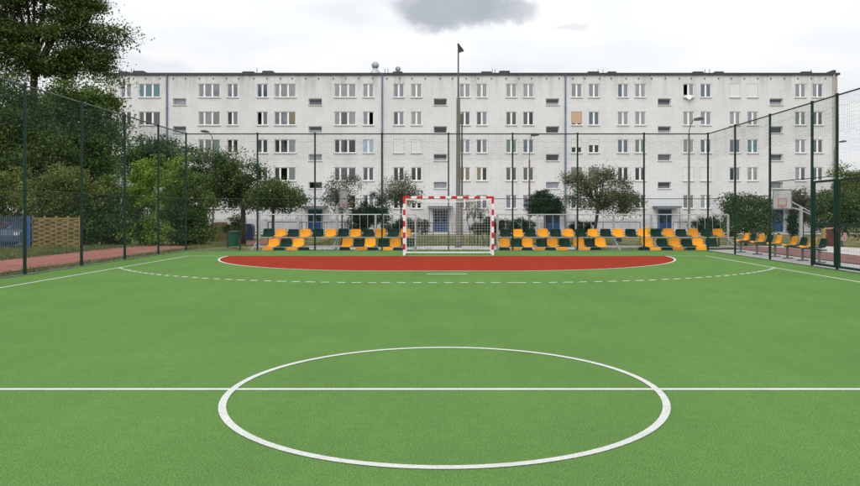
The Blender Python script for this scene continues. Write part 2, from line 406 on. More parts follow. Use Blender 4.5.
# ------------------------------------------------------------------ ground
def hgt(x, y):
    ax = abs(x)
    inner = sm(27.5, 29.2, y); outer = sm(28.5, 46, y)
    k = sm(8.3, 9.5, ax)
    d = -0.62*(inner*(1-k) + outer*k)
    return d + 0.22*sm(46, 64, y)*1.0 - 0.03
def coords(lims):
    out = []
    for a, b, n in lims: out += list(np.linspace(a, b, n, endpoint=False))
    return out + [lims[-1][1]]
gx = coords([(-900,-60,6),(-60,-13,40),(-13,-8,24),(-8,8,16),(8,13,24),(13,60,40),(60,900,6)])
gy = coords([(-300,-30,5),(-30,26,30),(26,31,20),(31,70,50),(70,1500,12)])
mb = MB()
for y in gy:
    for x in gx: mb.v.append((x, y, hgt(x, y)))
nx = len(gx)
for j in range(len(gy)-1):
    for i in range(nx-1):
        a = j*nx+i; mb.f.append((a,a+1,a+nx+1,a+nx)); mb.mi.append(0)
ground = struct(mb.build('ground', 'lawn', smooth=True))
ground['label'] = 'patchy dry lawn around the pitch'

def sheet(name, mname, x0, x1, y0, y1, up=0.012, nx_=4, step=0.6):
    mb = MB(); ny = max(2, int((y1-y0)/step))
    for j in range(ny+1):
        y = y0+(y1-y0)*j/ny
        for i in range(nx_+1):
            x = x0+(x1-x0)*i/nx_; mb.v.append((x,y,hgt(x,y)+up))
    for j in range(ny):
        for i in range(nx_):
            a=j*(nx_+1)+i; mb.f.append((a,a+1,a+nx_+2,a+nx_+1)); mb.mi.append(0)
    return struct(mb.build(name, mname))
sheet('running_track', 'track_red', -14.0, -11.2, -8, 56, 0.03)
sheet('running_track', 'track_dark', 12.1, 14.3, -8, 40, 0.03)
sheet('footpath', 'paving', 14.45, 17.6, -8, 46, 0.03)
sheet('bench_pavement', 'concrete', 10.45, 12.0, 8, 28, 0.022)
sheet('footpath', 'paving', -9.5, 12.0, 39.5, 44.0, 0.02, 22)
sheet('footpath', 'paving', -60, 60, 60.5, 64.0, 0.02, 12)

# ------------------------------------------------------------------ pitch with markings
HW = 9.0                     # half width to the touchline
GL = 24.0; CL = 5.95         # goal line and centre line distance from the camera
FX, FY = 10.25, 27.1         # fence planes
pitch = MB().box(-FX+0.06, FX-0.06, -14, FY-0.06, -0.2, 0.0).build('pitch', 'turf_green')
struct(pitch); pitch['label'] = 'green synthetic turf pitch'
def flat(name, mname, polys, z):
    mb = MB()
    for p in polys:
        k = len(mb.v); mb.v += [(x,y,z) for x,y in p]; mb.f.append(tuple(range(k,k+len(p)))); mb.mi.append(0)
    o = mb.build(name, mname, pitch)
    return o
LW = 0.060
def rect(x0,x1,y0,y1): return [(x0,y0),(x1,y0),(x1,y1),(x0,y1)]
def arcpts(cx, cy, r, a0, a1, n): return [(cx+r*math.cos(R(a0+(a1-a0)*i/n)), cy+r*math.sin(R(a0+(a1-a0)*i/n))) for i in range(n+1)]
def band(pin, pout): return [[pin[i], pin[i+1], pout[i+1], pout[i]] for i in range(len(pin)-1)]
# red goal area: quarter circles about the posts joined by a straight
PX = 1.5
def area(r): return [(-PX-r, GL)] + arcpts(-PX, GL, r, 180, 270, 40) + arcpts(PX, GL, r, 270, 360, 40)
flat('goal_area', 'turf_red', [area(6.08)], 0.0015)
flat('goal_area_line', 'turf_white', band(area(6.08)[1:], area(6.08+LW)[1:]), 0.003)
flat('goal_line', 'turf_white', [rect(-HW, -PX-6.17, GL-LW*0.3, GL+LW*0.5), rect(PX+6.17, HW, GL-LW*0.3, GL+LW*0.5)], 0.003)
flat('goal_line', 'turf_white', [rect(-1.58, 1.58, GL-0.03, GL+0.03)], 0.003)
for s in (-1, 1):
    flat('touchline', 'turf_white', [rect(s*HW-LW/2, s*HW+LW/2, -12, GL-LW*0.3)], 0.003)
flat('centre_line', 'turf_white', [rect(-HW+LW/2, HW-LW/2, CL-LW/2, CL+LW/2)], 0.003)
CR = 1.825
flat('centre_circle', 'turf_white', band(arcpts(-.02, CL, CR-LW/2, 0, 360, 120), arcpts(-.02, CL, CR+LW/2, 0, 360, 120)), 0.0045)
flat('penalty_mark', 'turf_white', [rect(-.5,.5, GL-7-0.045, GL-7+0.045)], 0.003)
# dashed free-throw line: 15 cm dashes along the 9 m line
def fpath(r):
    pts = arcpts(-PX, GL, r, 180, 270, 400) + arcpts(PX, GL, r, 270, 360, 400)
    return pts
P0, P1 = fpath(9.05-0.045), fpath(9.05+0.045)
cum = 0; seg = []; dashes = []
for i in range(len(P0)-1):
    if abs(P1[i][0]) > HW+0.02: continue
    d = math.dist(P0[i], P0[i+1])
    on = (cum % 0.34) < 0.19
    if i == 400: on = False
    if on: seg.append(i)
    elif seg: dashes.append(seg); seg = []
    cum += d
    if i == 400: cum = 0
for s_ in dashes:
    flat('dash', 'turf_white', [[P0[i],P0[i+1],P1[i+1],P1[i]] for i in s_], 0.003)
# straight middle bit of the 9 m line
for xx in np.arange(-1.42, 1.45, 0.34):
    flat('dash', 'turf_white', [rect(xx, xx+0.19, GL-9.05-0.045, GL-9.05+0.045)], 0.003)
# concrete edging along the fence
for nm_, a in (('kerb', (-FX-0.05,-FX+0.055,-14,FY-0.06)), ('kerb', (FX-0.055,FX+0.05,-14,FY-0.06)), ('kerb', (-FX-0.05,FX+0.05,FY-0.055,FY+0.05))):
    struct(MB().bevbox(*a, -0.75, 0.025, 0.01).build(nm_, 'kerb'))

# ------------------------------------------------------------------ fence
FH = 4.60; MH = 2.05
def local_panel(L, z0, z1, sx, sz, r, n=4, wave=0.0):
    """wire grid of length L in local x, from z0 to z1"""
    mb = MB()
    k = int(round(L/sx))
    for i in range(k+1):
        x = L*i/k; mb.tube([(x,0,z0),(x,0,z1)], r, n, caps=False)
    k = int(round((z1-z0)/sz))
    for j in range(k+1):
        z = z0+(z1-z0)*j/k; mb.tube([(0,r*1.6,z),(L,r*1.6,z)], r, n, caps=False)
    return mb
def net_panel(L, z0, z1, s, r, sag=0.05, per=0.64):
    """slack knotted net: cords that sag between their ties"""
    mb = MB()
    k = int(round(L/s))
    for i in range(k+1):
        x = L*i/k
        mb.tube([(x, 0.02*math.sin(x*7+z), z) for z in np.linspace(z0, z1, 4)], r, 3, caps=False)
    k = int(round((z1-z0)/s)); m = 16
    for j in range(k+1):
        z = z0+(z1-z0)*j/k
        mb.tube([(L*i/m, 0.01, z - sag*abs(math.sin(math.pi*L*i/m/per))*(0.4+0.6*((j*7)%5)/5)) for i in range(m+1)], r, 3, caps=False)
    return mb
def fence(name, label, p0, dirv, stations, gate=None, extra=(), high=99, rail='fence_green', cord=0.0013):
    """posts at the given stations along a direction from p0"""
    ang = math.atan2(dirv[1], dirv[0])
    t = thing(name, label, 'fence', (p0[0], p0[1], 0), ang)
    post = MB().box(-0.028,0.028,-0.028,0.028,-0.7,FH+0.02).box(-0.034,0.034,-0.034,0.034,FH+0.02,FH+0.05).mesh('post','fence_green')
    for s in stations:
        if s != 0.12: obj('post', post, t, (s,0,0))
    for s in extra: obj('post', post, t, (s,0,0))
    L0, L1 = stations[0], stations[-1]
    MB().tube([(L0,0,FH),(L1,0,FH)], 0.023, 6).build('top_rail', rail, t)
    for a, b in zip(stations[:-1], stations[1:]):
        L = b-a-0.08
        isg = gate and abs((a+b)/2-gate) < 0.5
        if not isg:
            local_panel(L, 0.06, (2.48 if a > high else MH), 0.05, 0.2, 0.0020).build('mesh_panel', 'wire_green', t, (a+0.04,0,0))
        zb = 2.48 if (isg or a > high) else MH
        r_ = MB().tube([(a+0.028,0.0,zb),(b-0.028,0.0,zb)], 0.013, 6).build('mid_rail', 'fence_green', t)
        net_panel(L, zb+0.03, FH-0.03, 0.10, 0.0009).build('ball_net', 'net_green', t, (a+0.04,-0.01,0))
        # doubled-over net with a slack cord under the top rail
        mb = net_panel(L, FH-0.95, FH-0.04, 0.065, cord, 0.05, 0.55)
        mb.build('net_overlap', 'net_green', t, (a+0.04,-0.06,0))
        cd = MB()
        for zc_ in (FH-0.28, FH-0.96):
            m_ = 24
            cd.tube([(L*i/m_, 0, zc_-0.07*abs(math.sin(math.pi*L*i/m_/0.51))) for i in range(m_+1)], 0.003, 4, caps=False)
        cd.build('net_cord', 'rope', t, (a+0.04,-0.08,0))
    return t
bx = [WX(p, FY) for p in (257.5, 315, 382, 448.5, 512.6, 577.5, 644)]
fence('sports_fence', 'tall dark green mesh fence behind the goal', (-FX, FY), (1,0), [0.0]+[x+FX for x in bx]+[2*FX])
sp_ = [0, 2.6, 5.15, 7.75, 10.35, 12.95, 15.55, 18.15]
fence('sports_fence', 'tall dark green mesh fence along the left touchline beside the red track', (-FX, FY), (0,-1), [0.12]+sp_[1:], rail='rail_sky_reflection', cord=0.0022)
fr_ = fence('sports_fence', 'tall dark green mesh fence along the right touchline beside the benches', (FX, FY), (0,-1), [0.12, 2.55, 5.2, 7.73, 10.3, 12.9, 15.5, 18.1], gate=9.0, extra=(8.97,), high=5.0)
# gate leaves in the right fence
gt = thing('gate', 'green framed double gate with wire mesh in the right fence', 'gate', (FX, FY, 0), math.atan2(-1,0))
for a, b in ((7.82, 8.90), (9.04, 10.22)):
    f = MB()
    f.box(a,a+0.05,-0.025,0.025,0.06,2.40).box(b-0.05,b,-0.025,0.025,0.06,2.40)
    f.box(a+0.05,b-0.05,-0.023,0.023,0.06,0.12).box(a+0.05,b-0.05,-0.023,0.023,2.34,2.40).box(a+0.05,b-0.05,-0.023,0.023,1.15,1.24)
    lf = f.build('leaf', 'fence_green', gt)
    q = local_panel(b-a-0.12, 0.13, 2.33, 0.05, 0.2, 0.0020)
    q.build('mesh_panel', 'wire_green', lf, (a+0.06,0,0))
    hn = MB()
    hx = b-0.03 if a < 8 else a+0.03
    hn.box(hx-0.022,hx+0.022,-0.045,0.045,0.98,1.10).tube([(hx,-0.05,1.05),(hx,-0.09,1.05),(hx-0.12 if a<8 else hx+0.12,-0.09,1.05)],0.011,6)
    hn.build('lock', 'lamp_black', lf)

# ------------------------------------------------------------------ handball goal
goal = thing('handball_goal', 'red and white striped handball goal with white net', 'goal', (WX(448.5,GL), GL, 0))
GW, GH, PT = 1.54, 2.04, 0.08
def bands(mb, axis, a, b, c0, c1, first, red0, step=0.2):
    k = a; red = red0; w_ = first
    while k < b-1e-6:
        e = min(b, k+w_)
        if axis == 'z': mb.box(c0-PT/2, c0+PT/2, -PT/2, PT/2, k, e, 1 if red else 0)
        else: mb.box(k, e, -PT/2, PT/2, c1-PT/2, c1+PT/2, 1 if red else 0)
        k = e; red = not red; w_ = step
for s in (-1, 1):
    mb = MB(); z = GH-PT/2; zs = [GH+PT/2, GH-0.22]
    while zs[-1] > 0.03: zs.append(max(0, zs[-1]-0.2))
    red = True
    for z1, z0 in zip(zs[:-1], zs[1:]):
        mb.box(s*GW-PT/2, s*GW+PT/2, -PT/2, PT/2, z0, z1, 1 if (red and z0 > 0.05) else 0); red = not red
    mb.build('goal_post', ['paint_white','paint_red'], goal)
mb = MB(); w2 = GW-PT/2; n = 15; edges = [-w2, -w2+0.2]
inner = 2*w2-0.4; m_ = 13
for i in range(m_): edges.append(-w2+0.2+inner*(i+1)/m_)
edges.append(w2); red = True
for a, b in zip(edges[:-1], edges[1:]):
    mb.box(a, b, -PT/2, PT/2, GH-PT/2, GH+PT/2, 1 if red else 0); red = not red
mb.build('crossbar', ['paint_white','paint_red'], goal)
fr = MB()
for s in (-1, 1):
    fr.tube([(s*GW,0.04,GH-0.02),(s*GW,0.75,GH-0.05),(s*GW,0.95,GH-0.15),(s*GW,1.25,0.05)], 0.018, 6)
    fr.tube([(s*GW,0.04,0.03),(s*GW,1.25,0.03)], 0.022, 6)
fr.tube([(-GW,1.25,0.04),(GW,1.25,0.04)], 0.028, 6)
fr.build('net_frame', 'paint_white', goal)
# net: back panel sagging, two sides, roof
nb = MB(); step = 0.10; nr = 0.0032
def backy(z): return 1.22 - (z/GH)*0.30 - 0.10*math.sin(math.pi*min(1,z/GH))
def topz(x): return GH-0.06-0.10*math.cos(math.pi*x/(2*GW))
xs_ = np.linspace(-GW+0.02, GW-0.02, 31)
for x in xs_:
    zt = topz(x)
    pts = [(x, backy(z), z) for z in np.linspace(0.06, zt, 8)] + [(x, yy, zt+(GH-0.03-zt)*((backy(zt)-yy)/backy(zt))**2) for yy in (0.6,0.3,0.05)]
    nb.tube(pts, nr, 3, caps=False)
for z in np.arange(0.08, GH-0.15, step):
    nb.tube([(-GW+0.02,0.05,z),(-GW+0.02,backy(z)-0.05,z)]+[(x,backy(z)+0.03*math.cos(math.pi*x/(2*GW)),z) for x in np.linspace(-GW+0.04,GW-0.04,9)]+[(GW-0.02,backy(z)-0.05,z),(GW-0.02,0.05,z)], nr, 3, caps=False)
for s in (-1,1):
    for yy in np.arange(0.12, 1.15, step): nb.tube([(s*(GW-0.02),yy,0.05),(s*(GW-0.02),yy*0.82,GH-0.06)], nr, 3, caps=False)
for yy in np.arange(0.1, 0.9, step):
    nb.tube([(x,yy,topz(x)+(GH-0.03-topz(x))*((0.9-yy)/0.9)**2) for x in np.linspace(-GW+0.02,GW-0.02,9)], nr, 3, caps=False)
nb.build('net', 'net_white', goal)

# ------------------------------------------------------------------ seats and bleachers
def seat_mesh(name, mname, wd=0.465):
    prof = [(-0.21,-0.045),(-0.20,-0.005),(-0.16,0.005),(0.02,-0.012),(0.12,0.005),(0.175,0.06),(0.205,0.16),(0.225,0.28),(0.235,0.345),(0.242,0.36)]
    wf = [0.88,0.94,0.98,1,1,1,1,0.97,0.88,0.80]
    v, f = [], []
    nc = 7
    for side in (0,1):
        for (y,z), k in zip(prof, wf):
            for i in range(nc):
                u = -1+2*i/(nc-1)
                lift = 0.035*u*u if z < 0.1 else 0.0
                fy = -0.05*u*u if z >= 0.05 else 0
                v.append((u*wd/2*k, y+fy+(0.012 if side else 0), z+lift-(0.012 if side else 0)))
    n = len(prof)
    for side in (0,1):
        o_ = side*n*nc
        for a in range(n-1):
            for i in range(nc-1):
                q = (o_+a*nc+i, o_+a*nc+i+1, o_+(a+1)*nc+i+1, o_+(a+1)*nc+i)
                f.append(q if not side else q[::-1])
    def rim(idx):
        for a, b in zip(idx[:-1], idx[1:]): f.append((a,b,b+n*nc,a+n*nc))
    rim(list(range(nc))); rim(list(range((n-1)*nc, n*nc)))
    rim([a*nc for a in range(n)]); rim([a*nc+nc-1 for a in range(n)])
    mb = MB(); mb.v, mb.f, mb.mi = v, f, [0]*len(f)
    return mb.mesh(name, mname, smooth=True)
SEAT = {'Y': seat_mesh('seat_yellow','plastic_yellow'), 'G': seat_mesh('seat_green','plastic_green')}
SLAB = {'Y': 'orange yellow moulded plastic seat', 'G': 'dark green moulded plastic seat'}
ROWS = [(28.05, -0.215), (28.85, 0.115), (29.65, 0.50)]
def bleacher(label, pxs, seats):
    D = 29.95
    posts = [WX(p, D) for p in pxs]
    t = thing('bleacher', label, 'bleacher', ((posts[0]+posts[-1])/2, 28.9, -0.65))
    ox, oy, oz = t.location
    def L(x,y,z): return (x-ox,y-oy,z-oz)
    for x in posts:
        mb = MB(); a = L(x,D,-0.7); mb.box(a[0]-0.042,a[0]+0.042,a[1]-0.03,a[1]+0.03,a[2],1.42-oz)
        mb.build('post', 'galv', t)
        st_ = MB(); st_.tube([L(x,28.0,-0.36),L(x,29.92,0.38)],0.03,4)
        for (y,z) in ROWS: st_.tube([L(x,y-0.02,-0.66),L(x,y-0.02,z-0.07)],0.026,4)
        st_.build('stringer','galv',t)
    x0, x1 = posts[0], posts[-1]
    MB().tube([L(x0,D,1.42),L(x1,D,1.42)],0.024,6).build('hand_rail','galv',t)
    MB().tube([L(x0,D,0.62),L(x1,D,0.62)],0.016,6).build('lower_rail','galv',t)
    bar = MB().tube([(0,0,0.63-oz),(0,0,1.42-oz)],0.010,5).mesh('rail_bar','galv')
    for a, b in zip(posts[:-1], posts[1:]):
        for i in range(1,5): obj('rail_bar', bar, t, (a+(b-a)*i/5-ox, D-oy, 0))
    for y, z in ROWS:
        q0 = L(x0,y,z); q1 = L(x1,y,z)
        MB().box(q0[0]-0.05,q1[0]+0.05,q0[1]-0.29,q0[1]-0.24,q0[2]-0.062,q0[2]-0.03).build('seat_beam','galv',t)
    for k,(y,z) in enumerate(ROWS[1:]):
        q0 = L(x0,y,z); q1 = L(x1,y,z)
        for dy in (-0.52,-0.36):
            MB().box(q0[0],q1[0],q0[1]+dy,q0[1]+dy+0.145,q0[2]-0.44,q0[2]-0.405).build('foot_board','board',t)
    for row, (y,z) in enumerate(ROWS):
        for px, c_ in seats[row]:
            s = obj('seat', SEAT[c_], t, L(WX(px,y), y+rnd.uniform(-.01,.01), z+rnd.uniform(-.008,.008)))
            s.rotation_euler = (rnd.uniform(-.05,.04), 0, rnd.uniform(-.05,.05))
            s.scale = (1,1,0.84); s['label'] = SLAB[c_]
    return t
alt = lambda a, st, n, c0: [(a+st*i, 'GY'[(i+c0)%2]) for i in range(n)]
bleacher('grey steel bleacher with green and yellow seats left of the goal', [259, 298, 336.5, 375.5, 415.5], [
    [(266,'Y'),(278,'G'),(290.5,'Y'),(303,'G'),(344,'G'),(360,'Y'),(372.5,'G'),(387,'Y'),(398,'G')],
    [(273,'Y'),(285.5,'G'),(298,'Y'),(347,'Y'),(359,'G'),(370,'Y'),(383.5,'G'),(395.5,'Y'),(409,'G')],
    alt(267.5,12.55,12,0)])
bleacher('grey steel bleacher with green and yellow seats right of the goal', [497.5, 537.5, 576, 613.7, 651.5, 689.5, 728], [
    [(505,'G'),(516,'Y'),(527.5,'G'),(540.5,'Y'),(551,'G'),(563,'Y'),(585,'Y'),(596.5,'G'),(645,'G'),(657,'Y'),(668.5,'G'),(680,'Y'),(693,'G'),(703,'Y')],
    [(504.5,'Y'),(516.5,'G'),(528,'Y'),(542,'G'),(553,'Y'),(565,'G'),(579.5,'Y'),(590,'G'),(601,'Y'),(648.5,'Y'),(663,'G'),(675.5,'Y'),(687.5,'G'),(699.5,'Y'),(712.5,'G')],
    alt(505.5,12.6,18,0)])

def bench(label, ys, cols):
    x = 11.2; y0, y1 = min(ys)-0.3, max(ys)+0.3
    t = thing('seat_bench', label, 'bench', (x,(y0+y1)/2,0), 0, 'benches along the right fence')
    oy = (y0+y1)/2
    MB().box(-0.03,0.03,y0-oy,y1-oy,0.36,0.42).build('beam','galv_dark',t)
    MB().box(0.10,0.14,y0-oy+0.02,y1-oy-0.02,0.365,0.405).build('beam','galv_dark',t)
    nleg = 3
    for i in range(nleg):
        yy = y0-oy+0.2+(y1-y0-0.4)*i/(nleg-1)
        MB().box(-0.028,0.028,yy-0.03,yy+0.03,-0.02,0.36).box(-0.16,0.18,yy-0.025,yy+0.025,-0.02,0.035).build('leg','galv_dark',t)
    for y, c_ in zip(ys, cols):
        s = obj('seat', SEAT[c_], t, (0.02, y-oy, 0.45)); s.scale = (0.9,0.92,0.78); s.rotation_euler = (0,0,R(-90)+rnd.uniform(-.05,.05)); s['label'] = SLAB[c_]
bench('low bench of yellow and green seats nearest the back corner of the right fence', [26.2,25.6,24.95,24.3,23.65], 'YGYGY')
bench('low bench of yellow and green seats next to the gate', [22.6,22.0,21.45,20.85], 'YGYG')

# ------------------------------------------------------------------ apartment building
BD = 68.0
def BXp(px): return WX(px, BD)
def BZp(py): return WZ(py, BD)
bl = thing('apartment_building', 'long five storey white apartment block with dark flat roof edge', 'building', (0, BD, 0))
X0, X1 = BXp(106), BXp(836.7)
ZT, ZB, ZP = BZp(75), -0.8, BZp(219.5)
rows_top = [83.6+27.85*i for i in range(5)]; WHp = 13.6
cols3 = dict(B=149.5, C=209.2, F=285.0, G=345.1); 
cols2 = dict(A=125.8, D=232.5, E=262.3, H=368.3, I=398.7, J=416.4, K=464.7, L=481.8, M=511.3, N=528.3, O=576.6, P=593.9,
             Q=623.0, R=640.3, S=688.5, T=705.8, U=735.0, V=752.7, W=800.5, X=817.7)
stairs = [179.5, 315.2, 440.3, 552.6, 664.5, 776.3]
state = dict(A='cdddd', B='bdddd', C='ccgdd', D='ccddd', E='fdddd', F='cyddd', G='lcdmd', H='loFmd', I='ccsdd', J='lcsdh', K='lmcyd', L='lcdYf',
             M='ldgmc', N='ldfmc', O='cthBd', P='cfHBd', Q='clfdd', R='llgdd', S='olcsg', T='fcfsl', U='scfDd', V='scblc', W='cgccd', X='cdmmc')
openings = []
for k, cx in list(cols3.items())+list(cols2.items()):
    hw = 10.8 if k in cols3 else 5.4
    for r_ in range(5):
        openings.append((BXp(cx-hw), BXp(cx+hw), BZp(rows_top[r_]+WHp), BZp(rows_top[r_]), 'win', k, r_))
for cx in stairs:
    for r_ in range(4):
        y0 = 98.3+27.85*r_
        openings.append((BXp(cx-6.6), BXp(cx+6.6), BZp(y0+6.6), BZp(y0), 'stair', cx, r_))
    openings.append((BXp(cx-7.2), BXp(cx+7.2), -0.42, BZp(209.5), 'door', cx, 0))
# wall with openings cut
xs = sorted({round(v,4) for o_ in openings for v in o_[:2]} | {X0, X1})
zs = sorted({round(v,4) for o_ in openings for v in o_[2:4]} | {ZB, ZP, ZT})
def wallmesh(za, zb_, mname, name):
    mb = MB()
    zz = [z for z in zs if za-1e-6 <= z <= zb_+1e-6]
    idx = {}
    def V(x,z):
        if (x,z) not in idx: idx[(x,z)] = len(mb.v); mb.v.append((x,0,z))
        return idx[(x,z)]
    for z0, z1 in zip(zz[:-1], zz[1:]):
        for x0, x1 in zip(xs[:-1], xs[1:]):
            cx, cz_ = (x0+x1)/2, (z0+z1)/2
            if any(o_[0] < cx < o_[1] and o_[2] < cz_ < o_[3] for o_ in openings): continue
            mb.f.append((V(x0,z0),V(x1,z0),V(x1,z1),V(x0,z1))); mb.mi.append(0)
    for a,b,c_,d,*_ in openings:
        if c_ < za-0.01 and d <= za: continue
        lo, hi = max(c_,za), min(d,zb_)
        if hi <= lo: continue
        dp = 0.42
        mb.quad((a,0,lo),(a,0,hi),(a,dp,hi),(a,dp,lo)); mb.quad((b,0,lo),(b,dp,lo),(b,dp,hi),(b,0,hi))
        if d <= zb_+1e-6: mb.quad((a,0,d),(b,0,d),(b,dp,d),(a,dp,d))
        if c_ >= za-1e-6: mb.quad((a,0,c_),(a,dp,c_),(b,dp,c_),(b,0,c_))
    me = bpy.data.meshes.new(name); me.from_pydata(mb.v, [], mb.f); me.materials.append(MATS[mname]); me.update()
    return obj(name, me, bl)
wallmesh(ZP, ZT, 'facade', 'wall')
wallmesh(ZB, ZP, 'plinth', 'plinth')
# body behind: sides, back, dark rooms
BDp = 11.0
mb = MB(); mb.quad((X0,0,ZB),(X0,BDp,ZB),(X0,BDp,ZT),(X0,0,ZT)); mb.quad((X0,BDp,ZB),(X1,BDp,ZB),(X1,BDp,ZT),(X0,BDp,ZT))
mb.quad((X1,BDp,ZB),(X1,0,ZB),(X1,0,ZT),(X1,BDp,ZT))
mb.build('side_wall', 'facade', bl)
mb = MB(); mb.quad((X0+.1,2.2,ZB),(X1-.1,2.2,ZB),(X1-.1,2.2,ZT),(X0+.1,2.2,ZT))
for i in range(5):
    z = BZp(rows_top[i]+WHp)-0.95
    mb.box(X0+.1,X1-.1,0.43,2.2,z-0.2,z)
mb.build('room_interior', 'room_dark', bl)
MB().box(X1-0.32, X1+0.05, -0.06, BDp, ZB, ZT-0.02).build('gable_edge', 'gable_brown', bl)
# roof
rf = MB().box(X0-0.2,X1+0.25,-0.18,BDp+0.2,ZT,ZT+0.20).build('roof', 'roof_dark', bl)
MB().box(X0,X1,0.15,BDp-0.2,ZT+0.205,ZT+0.24).build('roof_covering','bitumen',rf)
MB().extrude([(X1-0.9,ZT+0.3),(X1+0.2,ZT+0.3),(X1+0.2,ZT+0.62),(X1-0.1,ZT+0.6)],'y',0.5,9.5).build('roof_end_upstand','roof_dark',rf)
for a, b in ((118,129),(132,145),(241,255),(261,274),(391,403),(479,492),(497,510),(585,599),(605,616),(690,703),(711.5,723),(798,811)):
    D = BD+2.0; x0, x1 = WX(a,D), WX(b,D)
    top = WZ(71.2 if (a in (132,497,261)) else 71.9, D)
    MB().extrude([(x0,ZT+0.3),(x1,ZT+0.3),(x1-0.05,top),(x0+0.25,top)],'y',1.7,3.2).build('roof_hatch','roof_dark',rf)
for px, y0 in ((131.5,68.5),(134,68.8),(257,68),(385,69),(388,68.5),(492.3,69),(495,69),(598,69.3),(603,68.8),(705,69),(709.5,68.8),(811,69.3)):
    x = WX(px,BD+2.5); z = WZ(y0,BD+2.5)
    MB().tube([(x,2.5,ZT+0.28),(x,2.5,z)],0.035,6).build('vent_pipe','galv_dark',rf)
for px, yb, yt, r_ in ((375.3,70.5,61.8,0.36),(398,70.5,66.5,0.26)):
    D = BD+3.0; x = WX(px,D); zt_ = WZ(yt,D)
    zc_ = zt_-r_
    MB().lathe(x,3.0,[(0.66*r_/0.36,ZT+0.25),(0.62*r_/0.36,max(ZT+0.4,zc_-r_*2.4)),(0.34*r_/0.36,zc_-r_*1.35),(0.22*r_/0.36,zc_-r_*0.75)],14).build('turbine_vent','galv',rf,smooth=True)
    tb = MB(); nb_ = 18
    prof = [(r_*math.cos(R(a)), zc_+r_*math.sin(R(a))) for a in (-60,-35,-10,15,40,65,88)]
    tb.lathe(x,3.0,prof,16)
    for i in range(nb_):
        a = 2*math.pi*i/nb_
        tb.tube([(x+ (p[0]+.015)*math.cos(a+j*.08), 3.0+(p[0]+.015)*math.sin(a+j*.08), p[1]) for j,p in enumerate(prof)],0.015,3)
    tb.build('turbine_head','galv',rf)
# vents below the roof edge
vh = MB().box(-0.07,0.07,-0.012,0.01,-0.10,0.10).mesh('air_vent','galv_dark')
px = 120.0
while px < 832:
    obj('air_vent', vh, bl, (BXp(px+rnd.uniform(-1,1)),0,BZp(78.6))); px += 13.3
# downpipes
for px, c_ in ((167.2,'pipe_blue'),(382.2,'pipe_blue'),(565.3,'pipe_blue'),(833.2,'galv')):
    x = BXp(px); mb = MB().tube([(x,-0.12,ZT+0.05),(x,-0.10,ZT-0.4),(x,-0.10,ZB)],0.075,8)
    for z in np.arange(1,14.5,2.7): mb.box(x-0.10,x+0.10,-0.16,0.0,z,z+0.06)
    mb.build('downpipe', c_, bl)
# pale rendered strips above the doors
for cx in (315.2, 664.5, 440.3):
    a, b = BXp(cx-12.5), BXp(cx+14.5 if cx < 600 else cx+13.5)
    dx0, dx1, dz = BXp(cx-7.2), BXp(cx+7.2), BZp(209.5)
    zt_ = BZp(190.5)
    mb = MB().box(a,b,-0.012,0.002,dz,zt_).box(a,dx0,-0.012,0.002,-0.4,dz).box(dx1,b,-0.012,0.002,-0.4,dz)
    mb.build('entrance_panel','render_pale',bl)

# window kits (shared meshes)
WH = WHp*BD/F
def kit(three):
    w_ = (21.6 if three else 10.8)*BD/F
    hw = w_/2
    cuts = [-hw+0.06, -hw+w_*0.27, -hw+w_*0.635, hw-0.06] if three else [-hw+0.06, 0.0, hw-0.06]
    f = MB(); y0, y1 = 0.085, 0.155; e = 0.004
    f.box(-hw+e,-hw+0.07,y0,y1,e,WH-e).box(hw-0.07,hw-e,y0,y1,e,WH-e)
    f.box(-hw+0.07,hw-0.07,y0,y1,e,0.075).box(-hw+0.07,hw-0.07,y0,y1,WH-0.075,WH-e)
    mw = 0.085
    for c_ in cuts[1:-1]: f.box(c_-mw,c_+mw,y0-0.012,y1+0.01,0.075,WH-0.075)
    panes = []
    for a, b in zip(cuts[:-1], cuts[1:]):
        panes.append((a+(mw if a != cuts[0] else 0.01), b-(mw if b != cuts[-1] else 0.01)))
    return dict(w=w_, frame=f.mesh('window','pvc_white'), panes=panes,
                pane=[MB().box(a-0.005,b+0.005,0.115,0.121,0.07,WH-0.07).mesh('pane','glass') for a,b in panes],
                sill=MB().box(-hw-0.06,hw+0.06,-0.11,0.10,-0.06,0.003).mesh('sill','sill'))
KIT = {3: kit(True), 2: kit(False)}
CUR = {}
def curtain(kitn, i, mname, z0=0.06, part=1.0):
    key = (kitn, i, mname, z0, part)
    if key not in CUR:
        a, b = KIT[kitn]['panes'][i]; a -= 0.04; b = a+(b+0.04-a)*part
        mb = MB(); n_ = 14
        for j in range(n_+1):
            x = a+(b-a)*j/n_; y = 0.162+(0.025 if j%2 else 0)
            mb.v += [(x,y,z0),(x,y,WH-0.02)]
        for j in range(n_): mb.f.append((2*j,2*j+2,2*j+3,2*j+1)); mb.mi.append(0)
        CUR[key] = mb.mesh('curtain', mname)
    return CUR[key]
def shutter(w_, frac, mname):
    key = ('sh', w_, frac, mname)
    if key not in CUR:
        mb = MB(); z0 = WH*(1-frac); n_ = max(3, int(WH*frac/0.085)); hz = (WH-z0)/n_
        for j in range(n_): mb.bevbox(-w_/2+0.03,w_/2-0.03,0.03,0.06,z0+j*hz+0.003,z0+(j+1)*hz-0.003,0.006)
        mb.box(-w_/2+0.004,w_/2-0.004,0.062,0.07,z0,WH-0.004)
        CUR[key] = mb.mesh('shutter', mname)
    return CUR[key]
CODE = {'c':'curtain_grey','l':'curtain_light','m':'curtain_dim','b':'curtain_cyan','g':'curtain_green','f':'curtain_blue','y':'curtain_yellow'}
